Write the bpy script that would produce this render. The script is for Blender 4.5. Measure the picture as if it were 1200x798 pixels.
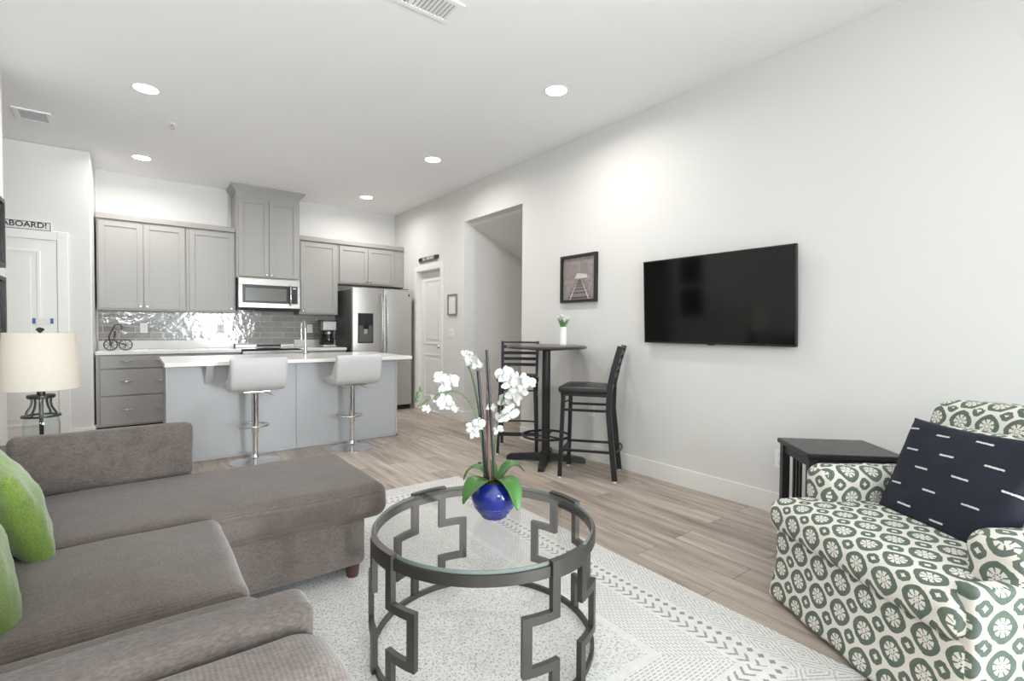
import bpy, bmesh, math, random
from mathutils import Vector, Matrix, noise
random.seed(7)
S = bpy.context.scene
COL = S.collection
for o in list(bpy.data.objects): bpy.data.objects.remove(o)
R = math.radians

# ------------------------------------------------------------------ camera
CAM_H = 1.218
def cam_axes(yaw, p, r):
    s, c = math.sin(yaw), math.cos(yaw)
    F = Vector((s*math.cos(p), c*math.cos(p), math.sin(p))); Rt = Vector((c, -s, 0)); U = Rt.cross(F)
    return math.cos(r)*Rt + math.sin(r)*U, -math.sin(r)*Rt + math.cos(r)*U, F
ax, au, af = cam_axes(R(37.516), R(-1.357), R(.424))
cd = bpy.data.cameras.new('camera'); cam = bpy.data.objects.new('camera', cd); COL.objects.link(cam)
cd.sensor_width = 36; cd.sensor_fit = 'HORIZONTAL'; cd.lens = 574.9*36/1200; cd.clip_start = .02
m = Matrix((ax, au, -af)).transposed().to_4x4(); m.translation = (0, 0, CAM_H); cam.matrix_world = m
S.camera = cam

# ------------------------------------------------------------------ world, daylight, exposure
vs = S.view_settings
S.display_settings.display_device = 'sRGB'
vs.view_transform = 'Standard'; vs.look = 'None'; vs.gamma = 1; vs.use_curve_mapping = False
vs.exposure = 0.48
w = bpy.data.worlds.new('world'); S.world = w; w.use_nodes = True
w.node_tree.nodes['Background'].inputs[0].default_value = (.75, .87, 1, 1)
w.node_tree.nodes['Background'].inputs[1].default_value = 3.6
def area(name, loc, rot, sx, sy, power, col):
    l = bpy.data.lights.new(name, 'AREA'); l.shape = 'RECTANGLE'; l.size = sx; l.size_y = sy; l.energy = power; l.color = col
    o = bpy.data.objects.new(name, l); COL.objects.link(o); o.location = loc; o.rotation_euler = rot
    return o
# daylight through the glazed patio door; then added fill behind an unseen rear window
area('daylight_patio_door', (2.9, -6.6, 1.5), (R(90), 0, R(8)), 2.4, 2.2, 480, (.93, .96, 1))
area('rear_fill_light', (-.4, -5.0, 2.3), (R(86), 0, R(-4)), 1.6, 1.2, 190, (.92, .96, 1))
# unseen fill lamp added outside the door to brighten the ceiling
area('ceiling_fill_light', (3.3, -5.4, .05), (R(150), 0, R(22)), 2.0, 2.4, 1450, (.95, .975, 1))
DOWNLIGHT_POWER = 10.5
CH = 3.05; RW = 3.38; BW = 7.57; LW = -.74; REAR = -3.4

# ------------------------------------------------------------------ node helpers
def lin(c):
    f = lambda v: v/12.92 if v <= .04045 else ((v+.055)/1.055)**2.4
    return tuple(f(v/255) for v in c) + (1,)
class N:
    """socket wrapper: arithmetic builds Math nodes"""
    nt = None
    def __init__(s, sock): s.s = sock
    def op(s, o, *a, clamp=False):
        n = N.nt.nodes.new('ShaderNodeMath'); n.operation = o; n.use_clamp = clamp
        for i, v in enumerate((s,)+a):
            if isinstance(v, N): N.nt.links.new(v.s, n.inputs[i])
            else: n.inputs[i].default_value = v
        return N(n.outputs[0])
    def __add__(s, b): return s.op('ADD', b)
    __radd__ = __add__
    def __sub__(s, b): return s.op('SUBTRACT', b)
    def __rsub__(s, b): return s.op('MULTIPLY', -1.0).op('ADD', b)
    def __mul__(s, b): return s.op('MULTIPLY', b)
    __rmul__ = __mul__
    def __truediv__(s, b): return s.op('DIVIDE', b)
    def __lt__(s, b): return s.op('LESS_THAN', b)
    def __gt__(s, b): return s.op('GREATER_THAN', b)
    def abs(s): return s.op('ABSOLUTE')
    def fract(s): return s.op('FRACT')
    def floor(s): return s.op('FLOOR')
    def min(s, b): return s.op('MINIMUM', b)
    def max(s, b): return s.op('MAXIMUM', b)
    def pow(s, b): return s.op('POWER', b)
def nmat(name):
    m = bpy.data.materials.new(name); m.use_nodes = True; N.nt = m.node_tree
    return m, m.node_tree, m.node_tree.nodes['Principled BSDF']
def node(t, **k):
    n = N.nt.nodes.new(t)
    for a, b in k.items(): setattr(n, a, b)
    return n
def link(a, b): N.nt.links.new(a.s if isinstance(a, N) else a, b)
def coords(kind='Object', scale=(1, 1, 1), rot=(0, 0, 0)):
    tc = node('ShaderNodeTexCoord'); mp = node('ShaderNodeMapping')
    mp.inputs['Scale'].default_value = scale; mp.inputs['Rotation'].default_value = rot
    link(tc.outputs[kind], mp.inputs[0]); return mp.outputs[0]
def xyz(v):
    s = node('ShaderNodeSeparateXYZ'); link(v, s.inputs[0]); return N(s.outputs[0]), N(s.outputs[1]), N(s.outputs[2])
def noisetex(v, scale, detail=3, rough=.5):
    n = node('ShaderNodeTexNoise'); n.inputs['Scale'].default_value = scale; n.inputs['Detail'].default_value = detail
    n.inputs['Roughness'].default_value = rough; link(v, n.inputs['Vector']); return N(n.outputs[0])
def mixc(fac, a, b):
    n = node('ShaderNodeMix', data_type='RGBA')
    if isinstance(fac, N): link(fac, n.inputs[0])
    else: n.inputs[0].default_value = fac
    for v, i in ((a, 6), (b, 7)):
        if isinstance(v, (N, bpy.types.NodeSocket)): link(v, n.inputs[i])
        else: n.inputs[i].default_value = v
    return n.outputs[2]
def bump(b, h, strength=.3, dist=.002):
    n = node('ShaderNodeBump'); n.inputs['Strength'].default_value = strength; n.inputs['Distance'].default_value = dist
    link(h, n.inputs['Height']); link(n.outputs[0], b.inputs['Normal'])
def simple(name, rgb, rough=.5, metal=0, vary=.06, nscale=8, bmp=0, bscale=60, spec=.5, coat=0, emis=0):
    m, nt, b = nmat(name); v = coords()
    c = lin(rgb); n = noisetex(v, nscale)
    d = tuple(x*(1-vary) for x in c[:3])+(1,); u = tuple(min(1, x*(1+vary)) for x in c[:3])+(1,)
    link(mixc(n, d, u), b.inputs['Base Color'])
    b.inputs['Roughness'].default_value = rough; b.inputs['Metallic'].default_value = metal
    b.inputs['Specular IOR Level'].default_value = spec; b.inputs['Coat Weight'].default_value = coat
    if bmp: bump(b, noisetex(v, bscale, 2), bmp)
    if emis: b.inputs['Emission Color'].default_value = c; b.inputs['Emission Strength'].default_value = emis
    return m
M = {}
M['wall'] = simple('wall_paint', (222, 220, 217), .75, vary=.012, nscale=1.2, bmp=.06, bscale=180)
M['ceiling'] = simple('ceiling_paint', (243, 243, 243), .85, vary=.01, nscale=1.5, bmp=.08, bscale=140)
M['trim'] = simple('trim_paint', (234, 232, 228), .42, vary=.012)
M['cabinet'] = simple('cabinet_paint', (163, 160, 156), .45, vary=.015)
M['island_paint'] = simple('island_paint', (186, 187, 190), .45, vary=.015)
M['dark'] = simple('dark_recess', (38, 36, 35), .8)
M['chrome'] = simple('chrome', (225, 225, 226), .08, 1, vary=.01)
M['nickel'] = simple('brushed_nickel', (200, 198, 195), .25, 1, vary=.03)
M['pewter'] = simple('pewter_metal', (88, 85, 83), .42, .75, vary=.06, nscale=20)
M['black_metal'] = simple('black_powder_coat', (36, 36, 39), .42, .15, vary=.08, nscale=25)
M['black_vinyl'] = simple('black_vinyl', (40, 38, 37), .38, bmp=.15, bscale=120)
M['bar_top'] = simple('bar_top', (70, 66, 63), .3, vary=.12, nscale=14)
M['black_paint'] = simple('black_lacquer', (42, 42, 46), .33, vary=.08, nscale=12)
M['grey_vinyl'] = simple('grey_vinyl', (196, 195, 195), .42, vary=.03, bmp=.1, bscale=150)
M['white_plastic'] = simple('white_plastic', (240, 239, 236), .4, vary=.01)
M['off_white'] = simple('off_white', (228, 224, 216), .6, vary=.02)
M['black_plastic'] = simple('black_plastic', (22, 22, 23), .3)
M['screen'] = simple('screen_glass', (10, 10, 11), .09, spec=.45)
M['bezel'] = simple('bezel', (26, 26, 28), .35)
M['glass_dark'] = simple('dark_glass', (24, 24, 25), .06, spec=.7)
M['microwave_window'] = simple('microwave_window', (112, 112, 108), .18)
M['ceramic_white'] = simple('white_ceramic', (244, 243, 240), .22, vary=.01)
M['leaf'] = simple('orchid_leaf', (66, 112, 48), .42, vary=.25, nscale=9)
M['stem'] = simple('green_stem', (84, 112, 68), .5, vary=.2)
M['twig'] = simple('brown_twig', (122, 96, 86), .8, vary=.25, nscale=60)
M['stake'] = simple('dark_bamboo', (40, 40, 46), .45, vary=.3, nscale=40)
M['petal'] = simple('white_petal', (208, 208, 208), .6, vary=.02)
M['lip'] = simple('orchid_lip', (222, 218, 170), .6, vary=.1)
M['moss'] = simple('moss', (92, 80, 56), .95, vary=.4, nscale=70, bmp=.8, bscale=150)
M['tulip_leaf'] = simple('tulip_leaf', (106, 160, 82), .5, vary=.2)
M['wood_foot'] = simple('mahogany_foot', (70, 42, 36), .4, vary=.25, nscale=15)
M['blue_tape'] = simple('blue_tape', (74, 104, 168), .6)
M['paper'] = simple('paper', (226, 224, 222), .8, vary=.01)
M['ink'] = simple('black_ink', (44, 44, 46), .7)
M['grey_frame'] = simple('grey_frame', (128, 126, 124), .5)
M['black_frame'] = simple('black_frame', (34, 32, 31), .4)
M['moulding'] = simple('cabinet_paint_shaded', (158, 154, 150), .45, vary=.015)  # cabinet paint darkened: shade on the top trim put into its colour
M['vent_dark'] = simple('vent_dark', (165, 165, 165), .8)
M['shade'] = None

def lens_material():
    m, nt, b = nmat('downlight_lens')
    b.inputs['Base Color'].default_value = (1, 1, 1, 1)
    b.inputs['Emission Color'].default_value = (1, .97, .92, 1); b.inputs['Emission Strength'].default_value = 14
    return m
M['lens'] = lens_material()
def bulb_material():
    m, nt, b = nmat('lamp_bulb'); b.inputs['Emission Color'].default_value = (1, .9, .78, 1); b.inputs['Emission Strength'].default_value = 3
    return m
M['bulb'] = bulb_material()
def shade_material():
    m, nt, b = nmat('linen_shade'); v = coords(scale=(1, 1, 1))
    x, y, z = xyz(v); n = noisetex(v, 160, 2)
    link(mixc(n, lin((214, 209, 200)), lin((236, 232, 225))), b.inputs['Base Color'])
    b.inputs['Roughness'].default_value = .9
    tr = node('ShaderNodeBsdfTranslucent'); tr.inputs[0].default_value = lin((240, 232, 220))
    mx = node('ShaderNodeMixShader'); mx.inputs[0].default_value = .45
    out = nt.nodes['Material Output']
    link(b.outputs[0], mx.inputs[1]); link(tr.outputs[0], mx.inputs[2]); link(mx.outputs[0], out.inputs[0])
    return m
M['shade'] = shade_material()
def clear_glass(name, tint=(.96, .98, .97), f0=1.45, rough=.02):
    m, nt, b = nmat(name); nt.nodes.remove(b)
    lw = node('ShaderNodeLayerWeight'); lw.inputs[0].default_value = .5
    r0 = ((f0-1)/(f0+1))**2; fr = N(lw.outputs['Facing']).pow(5.0)*(1-r0)+r0
    t = node('ShaderNodeBsdfTransparent'); t.inputs[0].default_value = tint+(1,)
    g = node('ShaderNodeBsdfGlossy'); g.inputs['Roughness'].default_value = rough
    mx = node('ShaderNodeMixShader'); link(fr, mx.inputs[0]); link(t.outputs[0], mx.inputs[1]); link(g.outputs[0], mx.inputs[2])
    link(mx.outputs[0], nt.nodes['Material Output'].inputs[0]); return m
M['glass'] = clear_glass('clear_glass')
M['table_glass'] = clear_glass('table_glass', (.95, .955, .945), 1.28)
M['glass_edge'] = simple('glass_edge', (120, 132, 128), .1, spec=.7)

def stainless(name, rgb, axis):
    m, nt, b = nmat(name); sc = {'x': (4, 60, 240), 'z': (240, 60, 4)}[axis]
    v = coords(scale=sc); n = noisetex(v, 3, 4)
    c = lin(rgb)[:3]
    link(mixc(n, tuple(q*.82 for q in c)+(1,), tuple(min(1, q*1.12) for q in c)+(1,)), b.inputs['Base Color'])
    b.inputs['Metallic'].default_value = .9; b.inputs['Roughness'].default_value = .3
    b.inputs['Anisotropic'].default_value = .5
    return m
M['steel'] = stainless('stainless_steel', (196, 194, 190), 'z')
M['steel_h'] = stainless('stainless_steel_brushed', (168, 166, 162), 'x')
M['fridge_side'] = simple('fridge_side', (96, 95, 94), .4, .4)

def floor_material():
    m, nt, b = nmat('vinyl_plank_floor')
    v = coords(rot=(0, 0, R(90)))
    br = node('ShaderNodeTexBrick', offset=.37, offset_frequency=2, squash=1)
    br.inputs['Scale'].default_value = 1; br.inputs['Brick Width'].default_value = 1.22; br.inputs['Row Height'].default_value = .178
    br.inputs['Mortar Size'].default_value = .0016; br.inputs['Mortar Smooth'].default_value = .2; br.inputs['Bias'].default_value = 0
    br.inputs['Color1'].default_value = (0, 0, 0, 1); br.inputs['Color2'].default_value = (1, 1, 1, 1); br.inputs['Mortar'].default_value = (.5, .5, .5, 1)
    link(v, br.inputs['Vector'])
    rnd, _, _ = xyz(br.outputs['Color'])
    X, Y, Z = xyz(coords())
    cb = node('ShaderNodeCombineXYZ'); link(X*9+rnd*17, cb.inputs[0]); link(Y*.75+rnd*9, cb.inputs[1]); link(rnd*5, cb.inputs[2])
    g1 = noisetex(cb.outputs[0], 2.2, 6, .62)
    cb2 = node('ShaderNodeCombineXYZ'); link(X*70+rnd*31, cb2.inputs[0]); link(Y*2.2+rnd*7, cb2.inputs[1])
    g2 = noisetex(cb2.outputs[0], 1.6, 3, .6)
    cb3 = node('ShaderNodeCombineXYZ'); link(X*3+rnd*3, cb3.inputs[0]); link(Y*.8, cb3.inputs[1])
    kn = noisetex(cb3.outputs[0], 2.5, 2)
    f = ((g1-.5)*1.5+(g2-.5)*.75+(rnd-.5)*.30+(kn-.5)*.35+.5).op('MINIMUM', 1.0).op('MAXIMUM', 0.0)
    cr = node('ShaderNodeValToRGB'); e = cr.color_ramp.elements
    e[0].position = .1; e[0].color = lin((132, 117, 106)); e[1].position = .92; e[1].color = lin((202, 190, 178))
    q = e.new(.5); q.color = lin((174, 160, 148))
    link(f, cr.inputs[0])
    col = mixc(N(br.outputs['Fac']), cr.outputs[0], lin((96, 84, 75)))
    link(col, b.inputs['Base Color'])
    b.inputs['Roughness'].default_value = .42
    bump(b, f*.4-N(br.outputs['Fac'])*1.0, .25, .0015)
    return m
M['floor'] = floor_material()
def tile_material():
    m, nt, b = nmat('glazed_grey_tile')
    X, Y, Z = xyz(coords())
    cb = node('ShaderNodeCombineXYZ'); link(X, cb.inputs[0]); link(Z, cb.inputs[1])
    br = node('ShaderNodeTexBrick', offset=.5, offset_frequency=2)
    br.inputs['Scale'].default_value = 1; br.inputs['Brick Width'].default_value = .305; br.inputs['Row Height'].default_value = .0762
    br.inputs['Mortar Size'].default_value = .003; br.inputs['Mortar Smooth'].default_value = .3
    br.inputs['Color1'].default_value = lin((136, 131, 127)); br.inputs['Color2'].default_value = lin((160, 155, 151)); br.inputs['Mortar'].default_value = lin((205, 202, 198))
    link(cb.outputs[0], br.inputs['Vector'])
    link(br.outputs['Color'], b.inputs['Base Color'])
    b.inputs['Roughness'].default_value = .1; b.inputs['Specular IOR Level'].default_value = .85
    n = noisetex(cb.outputs[0], 11, 2)
    bump(b, n*1.0-N(br.outputs['Fac'])*.4, .36, .0085)
    return m
M['tile'] = tile_material()
def quartz(name):
    m, nt, b = nmat(name); v = coords(); n = noisetex(v, 90, 2); n2 = noisetex(v, 6, 3)
    f = ((n > .66)*.5+n2*.25)
    link(mixc(f, lin((240, 238, 235)), lin((214, 210, 205))), b.inputs['Base Color'])
    b.inputs['Roughness'].default_value = .14; return m
M['quartz'] = quartz('white_quartz')
def fabric(name, a, b_, wale=None, scale=420, rough=.92, sheen=.25, bm_s=.5):
    """woven fabric: fine thread noise, optional wales along object x or y"""
    m, nt, b = nmat(name); v = coords()
    X, Y, Z = xyz(v)
    cb = node('ShaderNodeCombineXYZ'); link(X, cb.inputs[0]); link(Y, cb.inputs[1]); link(Z, cb.inputs[2])
    st = node('ShaderNodeMapping'); st.inputs['Scale'].default_value = (.42, 1, 1) if wale != 'y' else (1, .42, 1)
    link(v, st.inputs[0])
    n1 = noisetex(st.outputs[0], scale*.55, 2); n2 = noisetex(v, 14, 3); n3 = noisetex(st.outputs[0], 90, 3)
    f = (n1-.5)*1.25+(n3-.5)*.6+(n2-.5)*.7+.5
    if wale:
        q = (X if wale == 'x' else Y)*(2*math.pi/.0085)
        s = q.op('SINE')
        f = f+s*.16
    f = f.op('MINIMUM', 1.0).op('MAXIMUM', 0.0)
    link(mixc(f, lin(a), lin(b_)), b.inputs['Base Color'])
    b.inputs['Roughness'].default_value = rough; b.inputs['Specular IOR Level'].default_value = .15
    b.inputs['Sheen Weight'].default_value = sheen; b.inputs['Sheen Roughness'].default_value = .5
    bump(b, f, bm_s, .0025)
    return m
M['sofa'] = fabric('taupe_chenille', (84, 76, 72), (120, 110, 105))
M['sofa_seat'] = fabric('taupe_seat_chenille', (84, 75, 70), (115, 104, 98), wale='y')
M['sofa_arm'] = fabric('ribbed_chenille', (90, 82, 78), (134, 123, 117), wale='x')
M['bolster'] = fabric('dark_taupe_chenille', (70, 63, 60), (112, 102, 97))
M['green'] = fabric('green_corduroy', (92, 116, 48), (126, 150, 72), wale='y', sheen=.35)

def chair_fabric():
    m, nt, b = nmat('green_medallion_fabric')
    uv = node('ShaderNodeTexCoord').outputs['UV']
    X, Y, _ = xyz(uv)
    wob = noisetex(uv, 60, 2)
    P = .112
    u = X/P+(wob-.5)*.05; v = Y/P+(wob-.5)*.05
    x = u.fract()-.5; y = v.fract()-.5
    ax_, ay_ = x.abs(), y.abs()
    # medallion: rounded diamond
    med = (ax_.pow(1.55)+ay_.pow(1.55)) < .275
    r = (x*x+y*y).op('SQRT'); th = y.op('ARCTAN2', x)
    pet = (th*4.0).op('COSINE').abs()
    flower = (r < .252)*(1-(r > .125)*(pet < .42))*(1-(r > .062)*(r < .105)*(pet > .7))
    # small diamond at the cell corners
    x2 = (u+.5).fract()-.5; y2 = (v+.5).fract()-.5
    d = x2.abs()+y2.abs()
    dia = (d < .29)*(x2.abs() < .22)*(y2.abs() < .22)
    hole = (x2.abs().pow(.8)+y2.abs().pow(.8)) < .165
    g = (med*(1-flower)).max(dia*(1-hole))
    n2 = noisetex(uv, 35, 3)
    green = mixc(n2, lin((88, 99, 90)), lin((116, 127, 117)))
    col = mixc(g, lin((226, 222, 212)), green)
    link(col, b.inputs['Base Color']); b.inputs['Roughness'].default_value = .9; b.inputs['Specular IOR Level'].default_value = .15
    bump(b, noisetex(uv, 500, 2), .25, .001)
    return m
M['chair'] = chair_fabric()
def navy():
    m, nt, b = nmat('navy_dash_fabric'); uv = node('ShaderNodeTexCoord').outputs['UV']
    X, Y, _ = xyz(uv)
    row = (Y/.078).floor(); fy = (Y/.078).fract()
    off = (row*.437).fract()
    c = X/.15+off; fx = c.fract(); ci = c.floor()
    wn = node('ShaderNodeTexWhiteNoise', noise_dimensions='2D')
    cb = node('ShaderNodeCombineXYZ'); link(row, cb.inputs[0]); link(ci, cb.inputs[1]); link(cb.outputs[0], wn.inputs['Vector'])
    jit = N(wn.outputs[0])
    slub = noisetex(uv, 240, 2)
    line = ((fy-.35-jit*.3).abs() < (slub*.085))*((fx-.3-jit*.15).abs() < .185)
    n = noisetex(uv, 12, 3)
    link(mixc(line, mixc(n, lin((23, 26, 37)), lin((34, 38, 53))), lin((214, 212, 208))), b.inputs['Base Color'])
    b.inputs['Roughness'].default_value = .9;     bump(b, noisetex(uv, 600, 2), .2, .001); return m
M['navy'] = navy()

RUG_W, RUG_L = 2.32, 2.86
def rug_material():
    m, nt, b = nmat('ivory_patterned_rug')
    X, Y, _ = xyz(coords())          # origin at the far right corner, x to the left edge is negative, y towards the viewer is negative
    dx, dy = X.abs(), Y.abs(); ex = dx.min((dx-RUG_W).abs()); ey = dy.min((dy-RUG_L).abs())
    e = ex.min(ey); f = ex < ey; q = f*dy+(1-f)*dx          # distance from the nearest edge, and run along it
    # border: staggered nested diamonds drawn in broken lines
    a = e/.128; b2 = q/.205
    u, v = (a+b2).fract()-.5, (a-b2+20).fract()-.5
    k = u.abs().max(v.abs())
    slub = noisetex(coords(scale=(60, 140, 1)), 1.4, 2)
    rings = (((k*7.0).fract()-.5).abs() < .15)*(k > .05)*(e < .168)*(slub > .42)
    # leaf row, arrow row
    lf = (q/.042).fract()-.5
    tri = (lf.abs()*.026+(e-.197).abs()*.55 < .0085)*(lf > -.35)
    ch = (q/.042+(e-.262).abs()*22).fract()
    chev = (ch < .34)*((e-.262).abs() < .028)*(slub > .36)
    # field of dashed rows between arrows and the plain stripe
    row = (e/.0135).fract(); dsh = (q/.026+(e/.0135).floor()*.37).fract()
    hatch = (row < .34)*(dsh < .70)*(e > .305)*(e < .50)*(slub > .35)
    # middle: short slubs woven at a slant
    cs = coords(scale=(92, 50, 1), rot=(0, 0, R(30))); wv = noisetex(cs, 1.5, 2, .6)
    fl_ = noisetex(coords(scale=(50, 92, 1), rot=(0, 0, R(-25))), 1.5, 2, .6)
    weave = ((wv > .59).max(fl_ > .62))*(e > .53)
    mask = (rings*.62).max(tri*.85).max(chev*.8).max(hatch*.62).max(weave*.66)
    n = noisetex(coords(), 260, 3); n2 = noisetex(coords(), 40, 3)
    soft = (mask*(n*.9+.45)).op('MINIMUM', 1.0)
    base = mixc(n2, lin((208, 205, 202)), lin((232, 230, 228)))
    link(mixc(soft, base, lin((112, 108, 108))), b.inputs['Base Color'])
    b.inputs['Roughness'].default_value = .95; b.inputs['Specular IOR Level'].default_value = .1; b.inputs['Sheen Weight'].default_value = .15
    bump(b, n*.6-mask*.6+wv*.5, .5, .003)
    return m
M['rug'] = rug_material()
def pot_material():
    m, nt, b = nmat('cobalt_glaze'); v = coords()
    X, Y, Z = xyz(v); n = noisetex(v, 18, 3)
    link(mixc(n, lin((14, 22, 92)), lin((34, 48, 146))), b.inputs['Base Color'])
    b.inputs['Roughness'].default_value = .1; b.inputs['Coat Weight'].default_value = .5
    vo = node('ShaderNodeTexVoronoi'); vo.inputs['Scale'].default_value = 95; link(v, vo.inputs['Vector'])
    lo = (Z < .052)
    bump(b, N(vo.outputs[0])*lo, .9, .006); return m
M['pot'] = pot_material()
def photo_material():
    m, nt, b = nmat('photo_print'); v = coords(); n = noisetex(v, 26, 4, .65)
    link(mixc(n, lin((92, 84, 82)), lin((188, 178, 174))), b.inputs['Base Color']); b.inputs['Roughness'].default_value = .35; return m
M['photo'] = photo_material()
M['photo_dark'] = simple('photo_dark', (84, 77, 75), .4, vary=.3, nscale=40)
M['photo_mid'] = simple('photo_mid', (140, 131, 128), .4, vary=.3, nscale=40)
M['photo_light'] = simple('photo_light', (206, 198, 194), .4, vary=.15, nscale=40)

# ------------------------------------------------------------------ mesh helpers
def bm_(): return bmesh.new()
def rbox(bm, lo, hi, r=.003, n=2, m=1, fn=None):
    """rounded box between two corners; fn(point) deforms it"""
    lo, hi = Vector(lo), Vector(hi); c = (lo+hi)/2; h = (hi-lo)/2
    h = Vector([abs(q) for q in h]); r = min(r, min(h)*.999)
    def ticks(hh):
        t = []
        for i in range(n): t.append(-hh + r - r*math.tan(R(45)*(1-i/n)))
        inn = hh-r
        for i in range(m+1): t.append(-inn+2*inn*i/m)
        for i in range(1, n+1): t.append(inn + r*math.tan(R(45)*i/n))
        return t
    T = [ticks(h[i]) for i in range(3)]
    vmap = {}
    def vert(p):
        q = Vector([max(-(h[i]-r), min(h[i]-r, p[i])) for i in range(3)]); d = p-q
        if d.length > 1e-9: p = q+d.normalized()*r
        if fn: p = fn(p.copy(), h)
        p = p+c
        key = (round(p.x, 6), round(p.y, 6), round(p.z, 6))
        if key not in vmap: vmap[key] = bm.verts.new(p)
        return vmap[key]
    for a in range(3):
        b_, c_ = (a+1) % 3, (a+2) % 3
        for s in (-1, 1):
            g = []
            for u in T[b_]:
                rowv = []
                for w_ in T[c_]:
                    p = Vector((0, 0, 0)); p[a] = s*h[a]; p[b_] = u; p[c_] = w_; rowv.append(vert(p))
                g.append(rowv)
            for i in range(len(g)-1):
                for j in range(len(g[0])-1):
                    q = [g[i][j], g[i+1][j], g[i+1][j+1], g[i][j+1]]
                    if s < 0: q.reverse()
                    q2 = []
                    for v_ in q:
                        if v_ not in q2: q2.append(v_)
                    if len(q2) > 2:
                        try: bm.faces.new(q2)
                        except ValueError: pass
    return bm
def box(bm, lo, hi):
    xs, ys, zs = [sorted((lo[i], hi[i])) for i in range(3)]
    v = [bm.verts.new((x, y, z)) for z in zs for y in ys for x in xs]
    for q in ((0, 2, 3, 1), (4, 5, 7, 6), (0, 1, 5, 4), (2, 6, 7, 3), (0, 4, 6, 2), (1, 3, 7, 5)): bm.faces.new([v[i] for i in q])
    return bm
def tube(bm, pts, rad, n=10, closed=False, cap=True):
    pts = [Vector(p) for p in pts]; L = len(pts)
    if not isinstance(rad, (list, tuple)): rad = [rad]*L
    t0 = (pts[1]-pts[0]).normalized(); up = Vector((0, 0, 1)) if abs(t0.z) < .9 else Vector((1, 0, 0))
    u = t0.cross(up).normalized(); rings = []
    for i, p in enumerate(pts):
        if closed: t = (pts[(i+1) % L]-pts[i-1]).normalized()
        else: t = (pts[min(i+1, L-1)]-pts[max(i-1, 0)]).normalized()
        u = (u-t*u.dot(t)).normalized(); v = t.cross(u)
        rings.append([bm.verts.new(p+(u*math.cos(2*math.pi*k/n)+v*math.sin(2*math.pi*k/n))*rad[i]) for k in range(n)])
    for i in range(L if closed else L-1):
        a, b_ = rings[i], rings[(i+1) % L]
        for k in range(n): bm.faces.new((a[k], a[(k+1) % n], b_[(k+1) % n], b_[k]))
    if cap and not closed:
        bm.faces.new(rings[0][::-1]); bm.faces.new(rings[-1])
    return bm
def bar(bm, p, q, wd, th, side=None):
    """rectangular bar from p to q, wd along 'side'"""
    p, q = Vector(p), Vector(q); t = (q-p).normalized()
    if side is None: side = Vector((0, 0, 1)).cross(t) if abs(t.z) < .95 else Vector((1, 0, 0))
    s = Vector(side); s = (s-t*s.dot(t)).normalized(); u = t.cross(s)
    ring = lambda c: [bm.verts.new(c+s*(a*wd/2)+u*(b_*th/2)) for a, b_ in ((-1, -1), (1, -1), (1, 1), (-1, 1))]
    a, b_ = ring(p), ring(q)
    for k in range(4): bm.faces.new((a[k], a[(k+1) % 4], b_[(k+1) % 4], b_[k]))
    bm.faces.new(a[::-1]); bm.faces.new(b_); return bm
def barpath(bm, pts, wd, th, side):
    """rectangular bar following a polyline as one skin"""
    pts = [Vector(p) for p in pts]; rings = []
    for i, p in enumerate(pts):
        t = (pts[min(i+1, len(pts)-1)]-pts[max(i-1, 0)]).normalized()
        s = Vector(side); s = (s-t*s.dot(t)).normalized(); u = t.cross(s)
        rings.append([bm.verts.new(p+s*(a*wd/2)+u*(b_*th/2)) for a, b_ in ((-1, -1), (1, -1), (1, 1), (-1, 1))])
    for a, b_ in zip(rings, rings[1:]):
        for k in range(4): bm.faces.new((a[k], a[(k+1) % 4], b_[(k+1) % 4], b_[k]))
    bm.faces.new(rings[0][::-1]); bm.faces.new(rings[-1]); return bm
def lathe(bm, prof, n=32, c=(0, 0, 0), a0=0, a1=360):
    c = Vector(c); rings = []
    for r, z in prof:
        if r < 1e-6: rings.append([bm.verts.new(c+Vector((0, 0, z)))])
        else: rings.append([bm.verts.new(c+Vector((r*math.cos(2*math.pi*k/n), r*math.sin(2*math.pi*k/n), z))) for k in range(n)])
    for a, b_ in zip(rings, rings[1:]):
        for k in range(n):
            k2 = (k+1) % n
            if len(a) == 1 and len(b_) == 1: continue
            if len(a) == 1: bm.faces.new((a[0], b_[k2], b_[k]))
            elif len(b_) == 1: bm.faces.new((a[k], a[k2], b_[0]))
            else: bm.faces.new((a[k], a[k2], b_[k2], b_[k]))
    if len(rings[0]) > 1: bm.faces.new(rings[0][::-1])
    if len(rings[-1]) > 1: bm.faces.new(rings[-1])
    return bm
def arcband(bm, r0, r1, z0, z1, a0, a1, n=10, c=(0, 0)):
    full = abs(a1-a0) >= 359.9; rings = []
    cnt = n if full else n+1
    for i in range(cnt):
        a = R(a0+(a1-a0)*i/n); ca, sa = math.cos(a), math.sin(a)
        rings.append([bm.verts.new((c[0]+r*ca, c[1]+r*sa, z)) for r, z in ((r0, z0), (r1, z0), (r1, z1), (r0, z1))])
    for i in range(n):
        a, b_ = rings[i], rings[(i+1) % cnt]
        for k in range(4): bm.faces.new((a[k], b_[k], b_[(k+1) % 4], a[(k+1) % 4]))
    if not full: bm.faces.new(rings[0]); bm.faces.new(rings[-1][::-1])
    return bm
def prism(bm, poly, vec):
    vec = Vector(vec); a = [bm.verts.new(Vector(p)) for p in poly]; b_ = [bm.verts.new(Vector(p)+vec) for p in poly]
    n = len(a)
    bm.faces.new(a[::-1]); bm.faces.new(b_)
    for k in range(n): bm.faces.new((a[k], a[(k+1) % n], b_[(k+1) % n], b_[k]))
    return bm
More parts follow.
